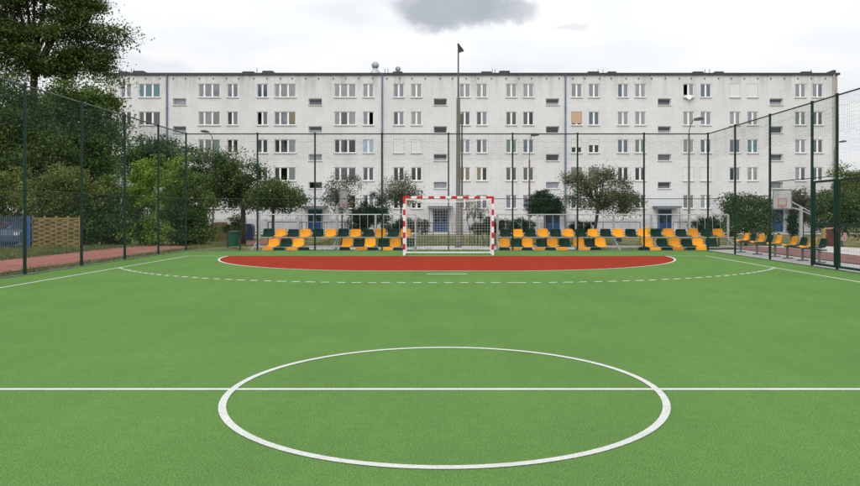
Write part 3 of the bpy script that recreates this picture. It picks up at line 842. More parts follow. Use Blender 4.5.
for a,b,z0,z1,kind,k,r_ in openings:
    cx = (a+b)/2
    if kind == 'win':
        kn = 3 if k in cols3 else 2; K = KIT[kn]; stt = state[k][r_]
        wnd = obj('window', K['frame'], bl, (cx,0,z0))
        obj('sill', K['sill'], wnd)
        for i in range(len(K['panes'])):
            if stt in 'oO' and i == (0 if stt == 'o' and k == 'S' else len(K['panes'])-1): continue
            obj('pane', K['pane'][i], wnd)
        npn = len(K['panes'])
        if stt in 's': obj('shutter', shutter(K['w'],1.0,'shutter_white'), wnd)
        elif stt in 'hH': obj('shutter', shutter(K['w'],0.58 if stt=='h' and k!='P' else 0.42,'shutter_white'), wnd)
        elif stt == 'B': obj('shutter', shutter(K['w'],1.0,'shutter_grey'), wnd)
        elif stt == 't': obj('shutter', shutter(K['w'],0.86,'blind_tan'), wnd)
        if stt == 'F':
            MB().box(-K['w']/2+0.05,K['w']/2-0.05,0.075,0.095,0.07,WH-0.07).build('blind_or_lit_half','curtain_blue',wnd)
        for i in range(npn):
            cm = CODE.get(stt); prt = 1.0
            if stt == 'o': cm = 'curtain_grey' if i != (0 if k == 'S' else npn-1) else None
            elif stt == 'y' and kn == 3: cm = 'curtain_grey' if i < 2 else 'curtain_yellow'
            elif stt == 'Y': cm = 'curtain_yellow' if i == 0 else None
            elif stt == 'D': cm = None if i == 0 else 'curtain_grey'
            elif stt == 'd':
                q = rnd.random(); cm = 'curtain_dim' if q < 0.45 else (None if q < 0.8 else 'curtain_grey'); prt = rnd.choice((1.0,0.5,1.0))
            elif stt in 'c' and rnd.random() < 0.25: cm = 'curtain_light'
            elif stt == 'c' and rnd.random() < 0.25: cm = rnd.choice(('curtain_dim','curtain_blue','curtain_dim'))
            if r_ == 0 and cm == 'curtain_dim': cm = 'curtain_blue'
            if k == 'F' and r_ == 3: cm = ('curtain_dim', None, 'curtain_light')[i]
            if cm: obj('curtain', curtain(kn, i, cm, 0.06, prt), wnd)
    elif kind == 'stair':
        w_ = b-a; h_ = z1-z0
        f = MB().box(-w_/2+.004,-w_/2+.05,0.3,0.35,.004,h_-.004).box(w_/2-.05,w_/2-.004,0.3,0.35,.004,h_-.004).box(-w_/2+.05,w_/2-.05,0.3,0.35,.004,.05).box(-w_/2+.05,w_/2-.05,0.3,0.35,h_-.05,h_-.004)
        wnd = f.build('stair_window','pvc_white',bl,(cx,0,z0))
        MB().box(-w_/2+.045,w_/2-.045,0.32,0.328,.045,h_-.045).build('pane','glass',wnd)
        MB().box(-w_/2-.06,w_/2+.06,-0.10,0.29,-0.06,0.003).build('sill','sill',wnd)
        if rnd.random() < 0.8:
            MB().box(-w_/2+.05,w_/2-.05,0.34,0.346,.05,h_*rnd.choice((.42,.5,.5,.88))).build('blind_or_lit_half',rnd.choice(('curtain_dim','curtain_grey','curtain_grey')),wnd)  # pale lower sheet imitates the lit half below the recess shadow
    else:
        w_ = b-a; h_ = z1-z0
        d = MB().box(-w_/2,-w_/2+.07,0.12,0.2,0,h_).box(w_/2-.07,w_/2,0.12,0.2,0,h_).box(-w_/2+.07,w_/2-.07,0.12,0.2,h_-.07,h_).box(-.04,.04,0.12,0.2,0,h_-.07)
        for s0,s1 in ((-w_/2+.07,-.04),(.04,w_/2-.07)):
            d.box(s0,s1,0.14,0.18,0,0.9).box(s0,s0+.09,0.14,0.18,0.9,h_-.07).box(s1-.09,s1,0.14,0.18,0.9,h_-.07).box(s0+.09,s1-.09,0.14,0.18,h_-.25,h_-.07).box(s0+.09,s1-.09,0.14,0.18,1.4,1.5)
        dr = d.build('door','door_blue',bl,(cx,0,z0))
        MB().box(-w_/2+.08,w_/2-.08,0.155,0.165,0.9,h_-.08).build('pane','car_glass',dr)
        MB().tube([(0.1,0.13,0.95),(0.1,0.08,0.95),(0.1,0.08,1.25),(0.1,0.13,1.25)],0.015,6).build('handle','galv',dr)
        cp = MB().box(BXp(k-12)-cx,BXp(k+12)-cx,-1.5,-0.013,h_+0.12,h_+0.27).box(BXp(k-12.3)-cx,BXp(k+12.3)-cx,-1.53,-0.013,h_+0.272,h_+0.34).build('canopy','canopy_grey',bl,(cx,0,z0))
        for s in (-1,1): MB().tube([(s*1.05,-1.4,-0.1),(s*1.05,-1.4,h_+0.12)],0.03,6).build('canopy_post','galv_dark',cp)
        MB().bevbox(-1.3,1.3,-1.7,-0.02,-0.4,0.0,0.02).build('door_step','concrete',bl,(cx,0,z0))
        for s in (-1,1):
            hr = MB().tube([(s*1.2,-1.6,0),(s*1.2,-1.6,0.9),(s*1.2,-0.3,0.9),(s*1.2,-0.3,0)],0.025,6)
            hr.tube([(s*1.2,-1.6,0.5),(s*1.2,-0.3,0.5)],0.018,6)
            hr.build('step_rail','galv' if k > 600 else 'galv_dark',bl,(cx,0,z0))
# satellite dish and flower box by the open top window
MB().lathe(0,0,[(0.02,0.0),(0.12,0.02),(0.22,0.06),(0.23,0.07)],14).build('satellite_dish','pvc_white',bl,(BXp(688),-0.32,BZp(98))).rotation_euler=(R(70),0,R(-15))
MB().box(BXp(683.5),BXp(693),-0.28,-0.05,BZp(98),BZp(95.4)).build('window_box','shutter_white',bl)

# ------------------------------------------------------------------ trees and shrubs
NR = np.random.default_rng(11)
def leaf_mesh(name, cen, size, mname, flat_=0.5, asp=0.62):
    n = len(cen)
    a = NR.normal(size=(n,3)); a /= np.linalg.norm(a,axis=1)[:,None]
    b = NR.normal(size=(n,3)); b[:,2] *= flat_; b -= a*np.sum(a*b,axis=1)[:,None]; b /= np.linalg.norm(b,axis=1)[:,None]
    s = size*NR.uniform(0.6,1.35,size=(n,1))
    a *= s*0.5; b *= s*0.5*asp
    bend = np.cross(a,b); bend /= (np.linalg.norm(bend,axis=1)[:,None]+1e-9); bend *= s*0.12
    v = np.empty((n,4,3)); v[:,0]=cen-a; v[:,1]=cen+b*1.0+bend; v[:,2]=cen+a; v[:,3]=cen-b*1.0+bend
    me = bpy.data.meshes.new(name)
    me.vertices.add(n*4); me.vertices.foreach_set('co', v.reshape(-1).astype(np.float32))
    me.loops.add(n*4); me.loops.foreach_set('vertex_index', np.arange(n*4,dtype=np.int32))
    me.polygons.add(n); me.polygons.foreach_set('loop_start', np.arange(0,n*4,4,dtype=np.int32)); me.polygons.foreach_set('loop_total', np.full(n,4,dtype=np.int32))
    me.materials.append(MATS[mname]); me.update(calc_edges=True)
    return me
def tree(name, label, cat, px, D, blobs, nleaf, size, mname, depth=1.0, clumps=60, trunk=0.14, bark='bark', sparse=0.0, group=None, zbase=None, lean=0.0, clr=None, stems=1, droop=0.0, ragged=0.16, flatc=0.6):
    """blobs: crown masses as (photo column, row, half width, half height) at distance D, turned into metres"""
    x0 = WX(px,D); zb = hgt(x0,D) if zbase is None else zbase
    t = thing(name, label, cat, (x0,D,zb), 0, group)
    el = []
    for bx_, by_, rx, ry in blobs:
        rxm, rzm = rx*D/F, ry*D/F
        el.append((WX(bx_,D)-x0, NR.uniform(-.3,.3)*rxm*depth, WZ(by_,D)-zb, rxm, rxm*depth, rzm))
    vol = np.array([e[3]*e[4]*e[5] for e in el])**0.8; vol /= vol.sum()
    cl = []
    for e, p in zip(el, vol):
        for _ in range(max(3,int(clumps*p))):
            d = NR.normal(size=3); d /= np.linalg.norm(d)
            rr = NR.uniform(0.25,1.0)**0.5*(0.94+ragged*NR.normal())
            cl.append(np.array(e[:3])+d*np.array(e[3:])*rr)
    cl = np.array(cl)
    mr = min(np.mean([e[3] for e in el]), np.mean([e[5] for e in el]))
    cr = clr if clr else 0.30*mr
    k = NR.integers(0,len(cl),nleaf)
    wgt = NR.uniform(0.6,1.3,len(cl))
    off = NR.normal(size=(nleaf,3))*cr*wgt[k][:,None]*np.array([1,1,flatc])
    cen = cl[k]+off
    if droop: cen[:,2] -= droop*np.abs(NR.normal(size=nleaf))
    cen[:,2] = np.maximum(cen[:,2], 0.04)
    obj('crown', leaf_mesh('crown', cen, size, mname), t)
    # trunk and limbs
    mb = MB(); zmin = min(e[2]-e[5] for e in el); zmax = max(e[2]+e[5] for e in el)
    fork = max(0.25, zmin+0.18*(zmax-zmin))
    for s_ in range(stems):
        bx0 = (s_-(stems-1)/2)*0.25
        top = Vector((lean+bx0*2, 0, fork))
        mb.tube([(bx0,0,-0.15),(bx0+lean*0.3,0.03,fork*0.45),top], [trunk*1.25,trunk,trunk*0.85], 8)
        nl = min(len(cl), 26//stems+6)
        for c_ in cl[NR.choice(len(cl), nl, replace=False)]:
            c_ = Vector(c_); mid = top.lerp(c_,0.5)+Vector((NR.normal()*.12,NR.normal()*.12,abs(NR.normal())*.15+0.06*(c_-top).length))
            mb.tube([top-Vector((0,0,fork*0.12*NR.random())), mid, c_], [trunk*0.5,trunk*0.26,trunk*0.07], 5, caps=False)
    mb.build('trunk', bark, t, smooth=True)
    return t
BT = 'trees and bushes left of the pitch'
tree('leafy_tree','huge dark leafy tree rising above the left fence against the sky','tree',30,44,
     [(20,-25,60,38),(70,2,34,26),(92,44,30,22),(50,45,42,32),(-10,30,45,45),(112,42,15,9),(86,18,20,14),(58,70,26,12),(25,66,30,12),(112,32,14,9),(76,-4,30,18),(84,70,30,13),(100,60,18,9)],80000,0.155,'leaf_big',0.8,300,0.24,lean=0.3,clr=0.46,flatc=0.52,ragged=0.15)
tree('leafy_tree','drooping dense tree below the tall crown at the white building left end','tree',92,42,
     [(85,98,38,20),(106,92,21,18),(60,108,36,26),(100,118,22,20),(30,115,36,24),(75,140,40,26),(108,142,16,20),(60,165,40,22),(95,165,26,20)],46000,0.15,'leaf_mid',0.7,240,0.2,clr=0.40,droop=0.25)
tree('leafy_tree','dense dark tree at the far left edge behind the fence','tree',0,38,
     [(0,110,42,38),(25,145,34,28),(-25,150,35,40),(50,160,32,24),(10,175,34,24),(40,185,30,20)],34000,0.15,'leaf_dark',0.7,160,0.2,clr=0.40)
tree('leafy_tree','dark tree standing between the drooping tree and the building downpipe','tree',152,46,
     [(150,158,24,20),(160,150,16,16),(138,168,18,18),(170,172,18,20)],15000,0.15,'leaf_dark',0.9,90,0.15)
tree('leafy_tree','olive green fruit tree behind the litter bin with forked trunk','tree',243,44,
     [(213,172,22,20),(240,180,24,22),(200,165,14,14),(228,196,26,16),(255,190,16,20),(212,156,8,9),(222,160,6,8),(194,152,7,8)],21000,0.13,'leaf_dark',0.9,110,0.16,clr=0.34,ragged=0.22)
tree('leafy_tree','spreading low fruit tree behind left end of the left bleacher','tree',273,41,
     [(272,192,18,16),(285,200,18,11),(262,200,16,13),(298,196,10,5)],10500,0.12,'leaf_dark',0.9,70,0.09,clr=0.30,ragged=0.22)
def bush(label, px, D, blobs, n, size, m, clumps=60, **kw):
    return tree('bush', label, 'bush', px, D, blobs, n, size, m, kw.pop('depth',0.9), clumps, kw.pop('trunk',0.04), stems=kw.pop('stems',3), ragged=kw.pop('ragged',0.28), **kw)
bush('yellowish green bush above the woven wooden fence panel',58,32.5,[(55,205,26,20),(38,196,18,18),(72,214,18,24),(82,196,18,20),(60,182,22,12)],22000,0.11,'leaf_yellow',120)
bush('shady bush between woven panel and reddish board fence',97,33,[(95,226,20,22),(88,208,16,18),(104,194,16,18),(112,222,12,24),(84,236,10,12)],20000,0.11,'leaf_mid',110)
bush('yellow green bush at the far left edge above the blue fence',8,34,[(5,186,24,16),(-10,205,24,20),(22,198,14,14)],13000,0.11,'leaf_yellow',80)
bush('bright lime green bush in front of the dark tree by the third fence post',145,34,[(142,196,16,24),(150,180,11,13),(130,218,14,26),(156,224,16,22),(140,232,18,14),(138,172,5,13),(158,170,5,12),(148,166,4,9),(128,190,6,14)],25000,0.105,'leaf_bright',110)
bush('wide mid green bush left of the wooden fence near the bin',190,36,[(188,214,24,28),(172,208,16,28),(204,226,13,18),(196,190,12,16),(186,236,24,10),(202,180,6,14),(184,176,5,12),(210,200,7,12)],30000,0.105,'leaf_mid',130)
bush('tall feathery bush between the lime green bush and the corner post',176,40,[(176,185,15,24),(165,200,12,28),(180,215,14,20)],13000,0.11,'leaf_bright',80)
bush('small bush beside the dark blue container',237,49,[(236,226,9,8),(228,228,6,6)],4500,0.11,'leaf_yellow',30)
tree('young_tree','thin sparse tree behind the slim basketball board','tree',342,46,
     [(340,190,14,14),(330,198,10,12),(352,182,9,9),(345,205,12,10)],4200,0.11,'leaf_silver',0.9,70,0.06,bark='bark_grey',clr=0.30)
bush('rounded dark evergreen bush right of the slim basketball board',368,40,[(366,214,15,14),(378,208,9,14),(358,222,12,12),(384,218,5,10)],14000,0.085,'leaf_box',70,ragged=0.1)
tree('young_tree','sparse grey leaved tree left of the goal','tree',401,46,
     [(396,190,13,14),(410,196,11,12),(388,200,8,10),(402,180,8,7)],4800,0.11,'leaf_silver',0.9,75,0.06,bark='bark_grey',clr=0.30)
bush('low dark evergreen bush seen beside the left goal post',408,43,[(404,226,13,9),(420,226,10,8),(392,228,8,7)],7000,0.09,'leaf_box',50,ragged=0.1)
bush('bare twiggy shrub seen through the goal net beside the lamp mast',474,47,[(473,205,10,11),(480,215,9,8)],900,0.10,'leaf_silver',30,bark='bark_grey')
bush('low dark evergreen bush seen beside the right goal post',488,43,[(486,226,12,9),(478,229,9,6)],6000,0.09,'leaf_box',50,ragged=0.1)
bush('dark clipped hedge bush behind the bleacher beside the wooden pole',518,43,[(505,226,10,8),(522,227,13,8)],6000,0.09,'leaf_box',50,ragged=0.1)
tree('topiary_tree','dense dark mushroom shaped evergreen right of the goal','tree',546,43,
     [(545,205,19,11),(545,200,13,11),(534,210,9,6),(557,209,9,7)],22000,0.075,'leaf_box',0.95,140,0.12,clr=0.15,ragged=0.07)
tree('fruit_tree','spreading olive grey fruit tree behind the right bleacher','tree',594,42,
     [(584,184,18,16),(614,190,21,15),(632,200,11,12),(573,178,8,9),(602,175,14,9),(597,202,18,10),(620,208,16,8),(574,200,9,9)],17000,0.095,'leaf_olive',0.9,130,0.10,clr=0.28,ragged=0.2,lean=0.25)
bush('clipped green hedge bush below the spreading fruit tree',584,44,[(578,228,8,7),(588,227,7,6)],3500,0.09,'leaf_box',30,ragged=0.1)
bush('dark hedge bush behind the right end of the right bleacher',715,44,[(702,226,10,8),(716,226,9,9)],6000,0.09,'leaf_box',50)
tree('leafy_tree','leafy shrubby tree between bleacher end and basketball stand','tree',746,43,
     [(745,212,16,15),(735,205,10,10),(755,222,16,14),(733,225,10,12),(760,206,9,10)],15000,0.12,'leaf_dark',0.9,90,0.09,clr=0.27)
tree('young_tree','thin reddish leaved tree behind the right basketball stand','tree',803,45,
     [(800,203,12,13),(812,212,10,12),(794,196,8,8)],4200,0.12,'leaf_red',0.9,60,0.06,clr=0.27)
tree('conifer','small slim dark conifer below the right basketball stand arm','tree',792.5,42,
     [(792.5,226,4.5,14),(792.5,214,2.8,9)],5000,0.08,'leaf_box',0.9,50,0.05,clr=0.12)
bush('wide dark bush behind the gate',838,41,[(832,205,16,20),(850,210,18,22),(822,215,10,16),(868,205,16,24)],17000,0.12,'leaf_dark',100)
tree('leafy_tree','pale yellow green tree right of the building corner','tree',846,60,
     [(842,175,10,12),(852,182,12,12),(862,178,12,12),(848,195,18,14)],9000,0.15,'leaf_yellow',0.9,70,0.1)
# far trees closing the view on both sides
for i,(px_,D,bl_) in enumerate([(-60,60,[(-60,150,60,55)]),(20,75,[(20,150,50,50)]),(75,62,[(75,165,40,40)]),(900,70,[(900,185,30,30)]),(935,62,[(935,175,30,40)]),(875,85,[(872,195,16,18)])]):
    tree('leafy_tree', ['far tree beyond the left edge','far pale tree behind the huge leafy tree','far tree behind the bushes before the building end','far tree beyond the right edge','nearer tree beyond the right edge','far low tree at the right edge past the building'][i],
         'tree',px_,D,bl_,9000,0.3,'leaf_mid' if i<3 else 'leaf_yellow',0.7,80,0.2,clr=0.9 if i<3 else 0.5)

# ------------------------------------------------------------------ lamp masts and poles
def zb(x,y): return hgt(x,y)
def mast(label, px, D, ytop, ystep):
    x = WX(px,D); b_ = zb(x,D); t = thing('lamp_mast', label, 'lamp post', (x,D,b_))
    zs_, zt_ = WZ(ystep,D)-b_, WZ(ytop,D)-b_
    MB().tube([(0,0,-0.2),(0,0,zs_)],[0.17,0.12],8).build('concrete_pole','mast_concrete',t)
    MB().lathe(0,0,[(0.2,0.0),(0.2,0.35),(0.17,0.4)],8).build('pole_collar','mast_steel',t)
    MB().tube([(0,0,zs_-0.1),(0,0,zt_-0.35),(0.02,0,zt_-0.05)],[0.06,0.045,0.045],8).build('steel_tube','mast_steel',t)
    MB().extrude([(-0.06,zt_+0.02),(0.0,zt_+0.06),(0.34,zt_-0.38),(0.05,zt_-0.46),(-0.02,zt_-0.3)],'y',-0.16,0.16).build('lamp_head','lamp_black',t)
mast('tall two part lamp mast with black head standing behind the goal', 458.3, 42, 44.5, 98)
x=WX(462,44); t=thing('service_pole','thin grey pole close beside the tall lamp mast','pole',(x,44,zb(x,44)))
MB().tube([(0,0,-0.2),(0,0,WZ(113,44)-zb(x,44))],[0.07,0.05],8).build('shaft','mast_steel',t)
MB().box(-0.12,0.03,-0.08,0.08,WZ(114,44)-zb(x,44),WZ(112,44)-zb(x,44)).build('cap','galv',t)
def curved_lamp(label, px, D, ytop, dx, m='mast_concrete', r=0.058, wood=None):
    """dx: reach of the bent arm in metres (signed)"""
    x = WX(px,D); b_ = zb(x,D); t = thing('street_lamp', label, 'street lamp', (x,D,b_), 0, 'street lamps around the block')
    zt_ = WZ(ytop,D)-b_
    zl = zt_-0.9 if wood is None else WZ(wood,D)-b_
    MB().tube([(0,0,-0.2),(0,0,zl)],[r*1.35,r],8).build('pole','pole_wood' if wood else m,t)
    pts = [(0,0,zl-0.15)]+[(dx*0.62*(1-math.cos(a)),0,zl+(zt_-zl)*math.sin(a)) for a in np.linspace(0.15,1.35,6)]
    MB().tube(pts,[r*0.6]+[r*0.5]*6,6).build('arm','mast_steel' if not wood else 'galv_dark',t)
    e = Vector(pts[-1]); s = 1 if dx>0 else -1
    MB().extrude([(e.x-s*0.05,e.z-0.05),(e.x-s*0.05,e.z+0.06),(e.x+s*0.25,e.z+0.13),(e.x+s*0.5,e.z+0.08),(e.x+s*0.5,e.z-0.02),(e.x+s*0.2,e.z-0.07)],'y',-0.13,0.13).build('lamp_head','mast_steel',t)
curved_lamp('grey street lamp with curved arm beside the right entrance door', 689, 41, 119, 0.75)
curved_lamp('wooden street lamp pole right of the goal before the building', 529.4, 47, 134.5, 0.30, wood=160)
curved_lamp('street lamp head showing above the fruit trees on the left', 213, 52, 131.5, -0.8)
curved_lamp('street lamp leaning out past the right end of the building', 834.5, 62, 141.5, 1.1)

# ------------------------------------------------------------------ basketball stands
def hoop(label, px, D, boardpx, zc_, ang):
    x = WX(px,D); b_ = zb(x,D); t = thing('basketball_stand', label, 'basketball hoop', (x,D,b_), 0, 'basketball stands')
    bxm = WX(boardpx,D)-x; z = zc_-b_
    n_ = Vector((math.sin(ang),-math.cos(ang),0)); u = Vector((math.cos(ang),math.sin(ang),0))
    MB().box(-0.06,0.06,-0.06,0.06,-0.1,z-0.35).build('post','galv',t)
    am = MB(); c_ = Vector((bxm,-0.3,z))
    for dz in (-0.30,0.12):
        am.tube([Vector((0.75,0.25,z-0.75+dz*0.3)), Vector((0,0,z-0.42+dz*0.4)), c_-n_*0.03+Vector((0,0,dz))],0.035,5)
    am.build('arm','galv',t)
    def brd(w0,w1,h0,h1,d0,d1):
        mb = MB(); P = [c_+u*a+Vector((0,0,h))+n_*d for d in (d0,d1) for h in (h0,h1) for a in (w0,w1)]
        mb.v=[tuple(p) for p in P]; mb.f=[(0,1,3,2),(4,6,7,5),(0,4,5,1),(2,3,7,6),(0,2,6,4),(1,5,7,3)]; mb.mi=[0]*6
        return mb
    bo = brd(-.40,.40,-.45,.45,0,0.03).build('backboard','board_grey',t)
    fr_ = MB()
    for a in (brd(-.44,.44,.45,.5,-.01,.04),brd(-.44,.44,-.5,-.45,-.01,.04),brd(-.44,-.40,-.45,.45,-.01,.04),brd(.40,.44,-.45,.45,-.01,.04)):
        k=len(fr_.v); fr_.v+=a.v; fr_.f+=[tuple(i+k for i in f) for f in a.f]; fr_.mi+=a.mi
    fr_.build('board_frame','galv_dark',bo)
    sq = MB()
    for a in (brd(-.2,.2,.02,.06,.031,.036),brd(-.2,.2,-.32,-.28,.031,.036),brd(-.2,-.16,-.28,.02,.031,.036),brd(.16,.2,-.28,.02,.031,.036)):
        k=len(sq.v); sq.v+=a.v; sq.f+=[tuple(i+k for i in f) for f in a.f]; sq.mi+=a.mi
    sq.build('target_square','hoop_orange',bo)
    rc = c_+n_*0.32+Vector((0,0,-.36))
    MB().tube([tuple(rc+Vector((.21*math.cos(a),.21*math.sin(a),0))) for a in np.linspace(0,2*math.pi,17)],0.016,5).tube([c_+n_*0.03+Vector((0,0,-.36)),rc-n_*.2],0.03,5).build('hoop_ring','hoop_orange',t)
hoop('basketball stand with white board on slanted arms behind the benches', 801, 35, 779.5, WZ(199.5,35), R(-30))
hoop('basketball stand with narrow looking white board behind the left bleacher', 337, 37, 344, WZ(199,37), R(72))

# ------------------------------------------------------------------ small street furniture
x=WX(234,30.6); b_=zb(x,30.6); t=thing('litter_bin','green litter bin with dark rim behind the back left fence corner','litter bin',(x,30.6,b_))
MB().lathe(0,0,[(0.19,0.08),(0.2,0.1),(0.235,0.66),(0.24,0.68)],14).build('bin_body','bin_green',t,smooth=True)
MB().lathe(0,0,[(0.255,0.62),(0.26,0.64),(0.26,0.74),(0.22,0.755)],14).build('rim','bin_dark',t)
MB().box(0.24,0.30,-0.03,0.03,-0.1,0.80).box(-0.30,-0.24,-0.03,0.03,-0.1,0.72).build('stand','bin_dark',t)
def container(label, px, D, w_, h_, m, name='waste_container'):
    x=WX(px,D); t=thing(name,label,'container',(x,D,zb(x,D)))
    hw=w_/2
    MB().extrude([(-hw,0.06),(hw,0.06),(hw*1.06,h_*0.75),(-hw*1.06,h_*0.75)],'y',-hw*.9,hw*.9).build('tank',m,t)
    MB().extrude([(-hw*1.1,h_*0.755),(hw*1.1,h_*0.755),(hw*0.9,h_*0.92),(hw*0.4,h_),(-hw*0.4,h_),(-hw*0.9,h_*0.92)],'y',-hw,hw).build('lid',m,t)
    for s in (-1,1): MB().tube([(s*hw*.8,-hw*.7-.04,0.07),(s*hw*.8,-hw*.7+.04,0.07)],0.09,8).build('wheel','tyre',t)
container('dark blue waste container behind the bin beside the fruit tree', 248.5, 52, 0.75, 1.25, 'container_blue')
container('bright yellow waste container behind the right bleacher', 646.5, 46, 0.62, 1.15, 'container_yellow')
container('dark blue waste container behind the spreading fruit tree', 617, 50, 0.5, 0.95, 'container_blue')

def railing(label, pa, pb, D, ytop):
    xa, xb = WX(pa,D), WX(pb,D); b_=zb((xa+xb)/2,D); t=thing('yard_railing',label,'railing',((xa+xb)/2,D,b_),0,'low yard railings before the building')
    hw=(xb-xa)/2; z=WZ(ytop,D)-b_
    MB().tube([(-hw,0,z),(hw,0,z)],0.035,6).build('rail','galv_dark',t)
    n_=max(2,int((xb-xa)/1.8)); p=MB().tube([(0,0,-.15),(0,0,z)],0.03,6).mesh('post','galv_dark')
    for i in range(n_+1): obj('post',p,t,(-hw+2*hw*i/n_,0,0))
railing('low dark yard railing behind the left bleacher', 268, 345, 47, 222)
railing('low dark yard railing behind the right bleacher left part', 566, 640, 47, 222)
railing('low dark yard railing before the right entrance', 673, 730, 47, 222)
railing('low dark yard railing left of the goal door', 418, 433, 58, 222.5)

# woven wooden panel on the left
xa, xb, D = WX(33,29.8), WX(80,29.8), 29.8
b_ = zb((xa+xb)/2,D); t=thing('woven_fence','yellow tan woven wooden fence panel beyond the red track','fence',((xa+xb)/2,D,b_))
hw=(xb-xa)/2; HF=1.38
for i in range(5):
    x=-hw+2*hw*i/4; MB().box(x-.03,x+.03,-.03,.03,-.1,HF+.03).build('post','wood_tan',t)
for i in range(14):
    z=0.06+i*(HF-0.1)/14
    mb=MB(); n_=24; ph = i%2
    for j in range(n_+1):
        xx=-hw+2*hw*j/n_; yy=0.045*math.sin(math.pi*(j/3.0)+math.pi*ph)
        mb.v += [(xx,yy-.008,z),(xx,yy-.008,z+.082),(xx,yy+.008,z+.082),(xx,yy+.008,z)]
    for j in range(n_):
        for q in range(4): mb.f.append((4*j+q,4*j+(q+1)%4,4*j+4+(q+1)%4,4*j+4+q)); mb.mi.append(0)
    o_=mb.build('slat','wood_tan',t); o_.rotation_euler=(0,rnd.uniform(-.006,.006),0)
def board_fence(name,label,pa,pb,D,h_,m,bw=0.12,gap=0.02,cat='fence',rot=0,pointed=True):
    xa,xb=WX(pa,D),WX(pb,D); b_=zb((xa+xb)/2,D); t=thing(name,label,cat,((xa+xb)/2,D,b_),rot)
    hw=(xb-xa)/2; n_=int(2*hw/(bw+gap))
    for i in range(n_):
        x=-hw+i*(bw+gap); hh=h_+rnd.uniform(-.03,.03)
        p=[(x,0.02),(x+bw,0.02),(x+bw,hh-.05),(x+bw/2,hh),(x,hh-.05)] if pointed else [(x,0.02),(x+bw,0.02),(x+bw,hh),(x,hh)]
        MB().extrude(p,'y',-.012,.012).build('board',m,t)
    for z in (0.3,h_-.3): MB().box(-hw,hw,.014,.05,z,z+.06).build('rail',m,t)
board_fence('picket_fence','dark blue picket fence at the far left before the parked cars',-60,25,29.6,1.40,'fence_blue',0.035,0.06)
board_fence('blue_panel','blue board panel between the picket fence and the woven panel',25.5,32.5,29.7,1.42,'panel_blue',0.10,0.008,pointed=False)
board_fence('board_fence','dark red board fence half hidden by bushes',104,124,34.5,1.35,'wood_red',0.13,0.01)
board_fence('board_fence','pale tan board fence left of the bin beyond the track',211,228,50,1.45,'wood_tan',0.12,0.012)
board_fence('board_fence','dark red boards behind the gate',826,838,38.5,1.1,'wood_red',0.13,0.01)

# parked cars behind the blue fence
def car(label, x, y, m, rz, hgt_=1.48):
    t=thing('parked_car',label,'car',(x,y,zb(x,y)),rz)
    prof=[(-2.05,.32),(-2.1,.62),(-1.98,.86),(-1.3,.93),(-.75,1.38),(.55,hgt_),(1.35,1.36),(1.9,.95),(2.08,.86),(2.1,.40),(1.95,.28),(-1.9,.28)]
    mb=MB(); k=0
    for yy,ins in ((-.82,0),(-.70,1),(.70,1),(.82,0)): 
        mb.v+=[(px_*(0.985 if ins else 1),(yy if pz>0.95 and not ins else yy)*(0.80 if (pz>1.0 and not ins) else 1),pz) for px_,pz in prof]
    n_=len(prof)
    for r_ in range(3):
        for i in range(n_):
            j=(i+1)%n_; mb.f.append((r_*n_+i,r_*n_+j,(r_+1)*n_+j,(r_+1)*n_+i)); mb.mi.append(0)
    mb.f+=[tuple(range(n_)),tuple(3*n_+n_-1-i for i in range(n_))]; mb.mi+=[0,0]
    mb.build('body',m,t)
    for s in (-1,1):
        MB().extrude([(-1.1,.98),(-.68,1.32),(-.05,1.38),(-.05,.98)],'y',s*.70-.02,s*.70+.02).build('side_window','car_glass',t)
        MB().extrude([(.02,.98),(.02,1.38),(.6,1.39),(1.2,1.26),(1.5,.98)],'y',s*.70-.02,s*.70+.02).build('side_window','car_glass',t)
        for xx in (-1.3,1.3):
            wl=MB().tube([(xx,s*.83-.1,.31),(xx,s*.83+.02,.31)],.31,16).build('wheel','tyre',t)
            MB().tube([(xx,s*.83+s*.0,.31),(xx,s*.83+s*.035,.31)],.19,12).build('rim','galv',wl)
    def slab(a,b,w1,w2,d):
        mb=MB(); mb.v=[(a[0],-w1,a[1]),(a[0],w1,a[1]),(b[0],w2,b[1]),(b[0],-w2,b[1]),(a[0]+d,-w1,a[1]+.02),(a[0]+d,w1,a[1]+.02),(b[0]+d,w2,b[1]+.02),(b[0]+d,-w2,b[1]+.02)]
        mb.f=[(0,1,2,3),(7,6,5,4),(0,4,5,1),(1,5,6,2),(2,6,7,3),(3,7,4,0)]; mb.mi=[0]*6; return mb
    slab((-1.27,.97),(-.80,1.36),.62,.56,-.03).build('windscreen','car_glass',t)
    slab((1.85,1.0),(1.40,1.33),.60,.55,.03).build('rear_window','car_glass',t)
    for s in (-1,1):
        MB().box(-2.12,-2.02,s*.6-.14,s*.6+.14,.62,.76).build('headlight','pvc_white',t)
        MB().box(2.03,2.12,s*.66-.1,s*.66+.1,.66,.84).build('tail_light','paint_red',t)
car('pale blue grey parked car beside the woven fence panel', -19.6, 33.5, 'car_blue', R(75), 1.66)
car('dark red parked car at the far left behind the picket fence', -22.0, 34.5, 'car_red', R(80), 1.5)

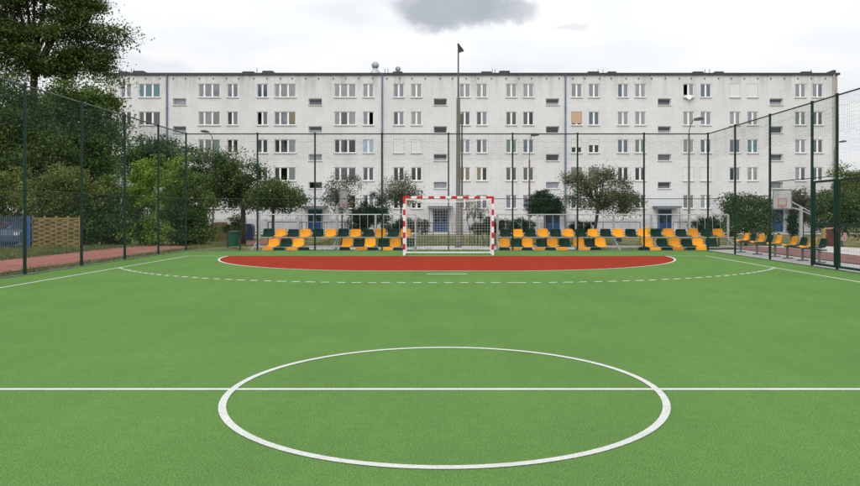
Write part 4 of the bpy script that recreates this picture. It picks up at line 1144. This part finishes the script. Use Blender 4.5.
# playground bits seen through the gate
D=37; x=WX(823.5,D); t=thing('play_frame','tan yellow wooden play frame behind the gate','play frame',(x,D,zb(x,D)))
MB().box(-.07,.07,-.07,.07,-.1,WZ(229,D)-zb(x,D)).build('post','play_yellow',t)
MB().box(.75,.89,-.07,.07,-.1,WZ(228,D)-zb(x,D)).build('post','play_yellow',t)
MB().tube([(0,0,.95),(.82,0,1.0)],.04,6).build('bar','play_yellow',t)
x=WX(841,36); t=thing('spring_rider','small pink and white spring rider behind the gate','play equipment',(x,36,zb(x,36)))
t.scale=(0.75,0.75,0.75)
MB().tube([(0.09*math.cos(a),0.09*math.sin(a),0.05+a*0.012) for a in np.linspace(0,28,60)],0.015,4).build('spring','galv_dark',t)
MB().extrude([(-.35,.42),(.3,.40),(.42,.62),(.36,.95),(.22,.98),(.12,.68),(-.2,.62),(-.42,.72)],'y',-.06,.06).build('body','play_pink',t)
MB().tube([(.2,-.2,.75),(.2,.2,.75)],.018,6).build('handle','pvc_white',t)

# rough grass outside the fence
def grass(name, label, n, xr, yr, hh, cond=None):
    xs_=NR.uniform(*xr,n); ys_=NR.uniform(*yr,n)
    if cond is not None:
        k=cond(xs_,ys_); xs_,ys_=xs_[k],ys_[k]; n=len(xs_)
    patch=0.55+0.45*np.sin(xs_*1.7+ys_*.9)*np.sin(ys_*1.3-xs_*.6)
    hz=hh*NR.uniform(.4,1.2,n)*(0.5+patch)
    zb_=np.array([hgt(a,b) for a,b in zip(xs_,ys_)])
    an=NR.uniform(0,2*math.pi,n); wv=0.012; lean_=NR.normal(size=(n,2))*hz[:,None]*.35
    v=np.empty((n,3,3))
    v[:,0]=np.stack([xs_-np.cos(an)*wv,ys_-np.sin(an)*wv,zb_-.01],1); v[:,1]=np.stack([xs_+np.cos(an)*wv,ys_+np.sin(an)*wv,zb_-.01],1)
    v[:,2]=np.stack([xs_+lean_[:,0],ys_+lean_[:,1],zb_+hz],1)
    me=bpy.data.meshes.new(name); me.vertices.add(n*3); me.vertices.foreach_set('co',v.reshape(-1).astype(np.float32))
    me.loops.add(n*3); me.loops.foreach_set('vertex_index',np.arange(n*3,dtype=np.int32))
    me.polygons.add(n); me.polygons.foreach_set('loop_start',np.arange(0,n*3,3,dtype=np.int32)); me.polygons.foreach_set('loop_total',np.full(n,3,dtype=np.int32))
    me.materials.append(MATS['grass_blade']); me.update(calc_edges=True)
    o_=obj(name,me); stuff(o_); tag(o_,label,'grass')
grass('grass','rough dry grass along the left fence and red track',60000,(-19.5,-10.35),(14,46),0.13,lambda x,y:(x<-14.02)|(x>-11.18))
grass('grass','rough grass behind the bleachers and goal',40000,(-9,12),(30.2,56),0.12,lambda x,y:(y<39.4)|(y>44.1))
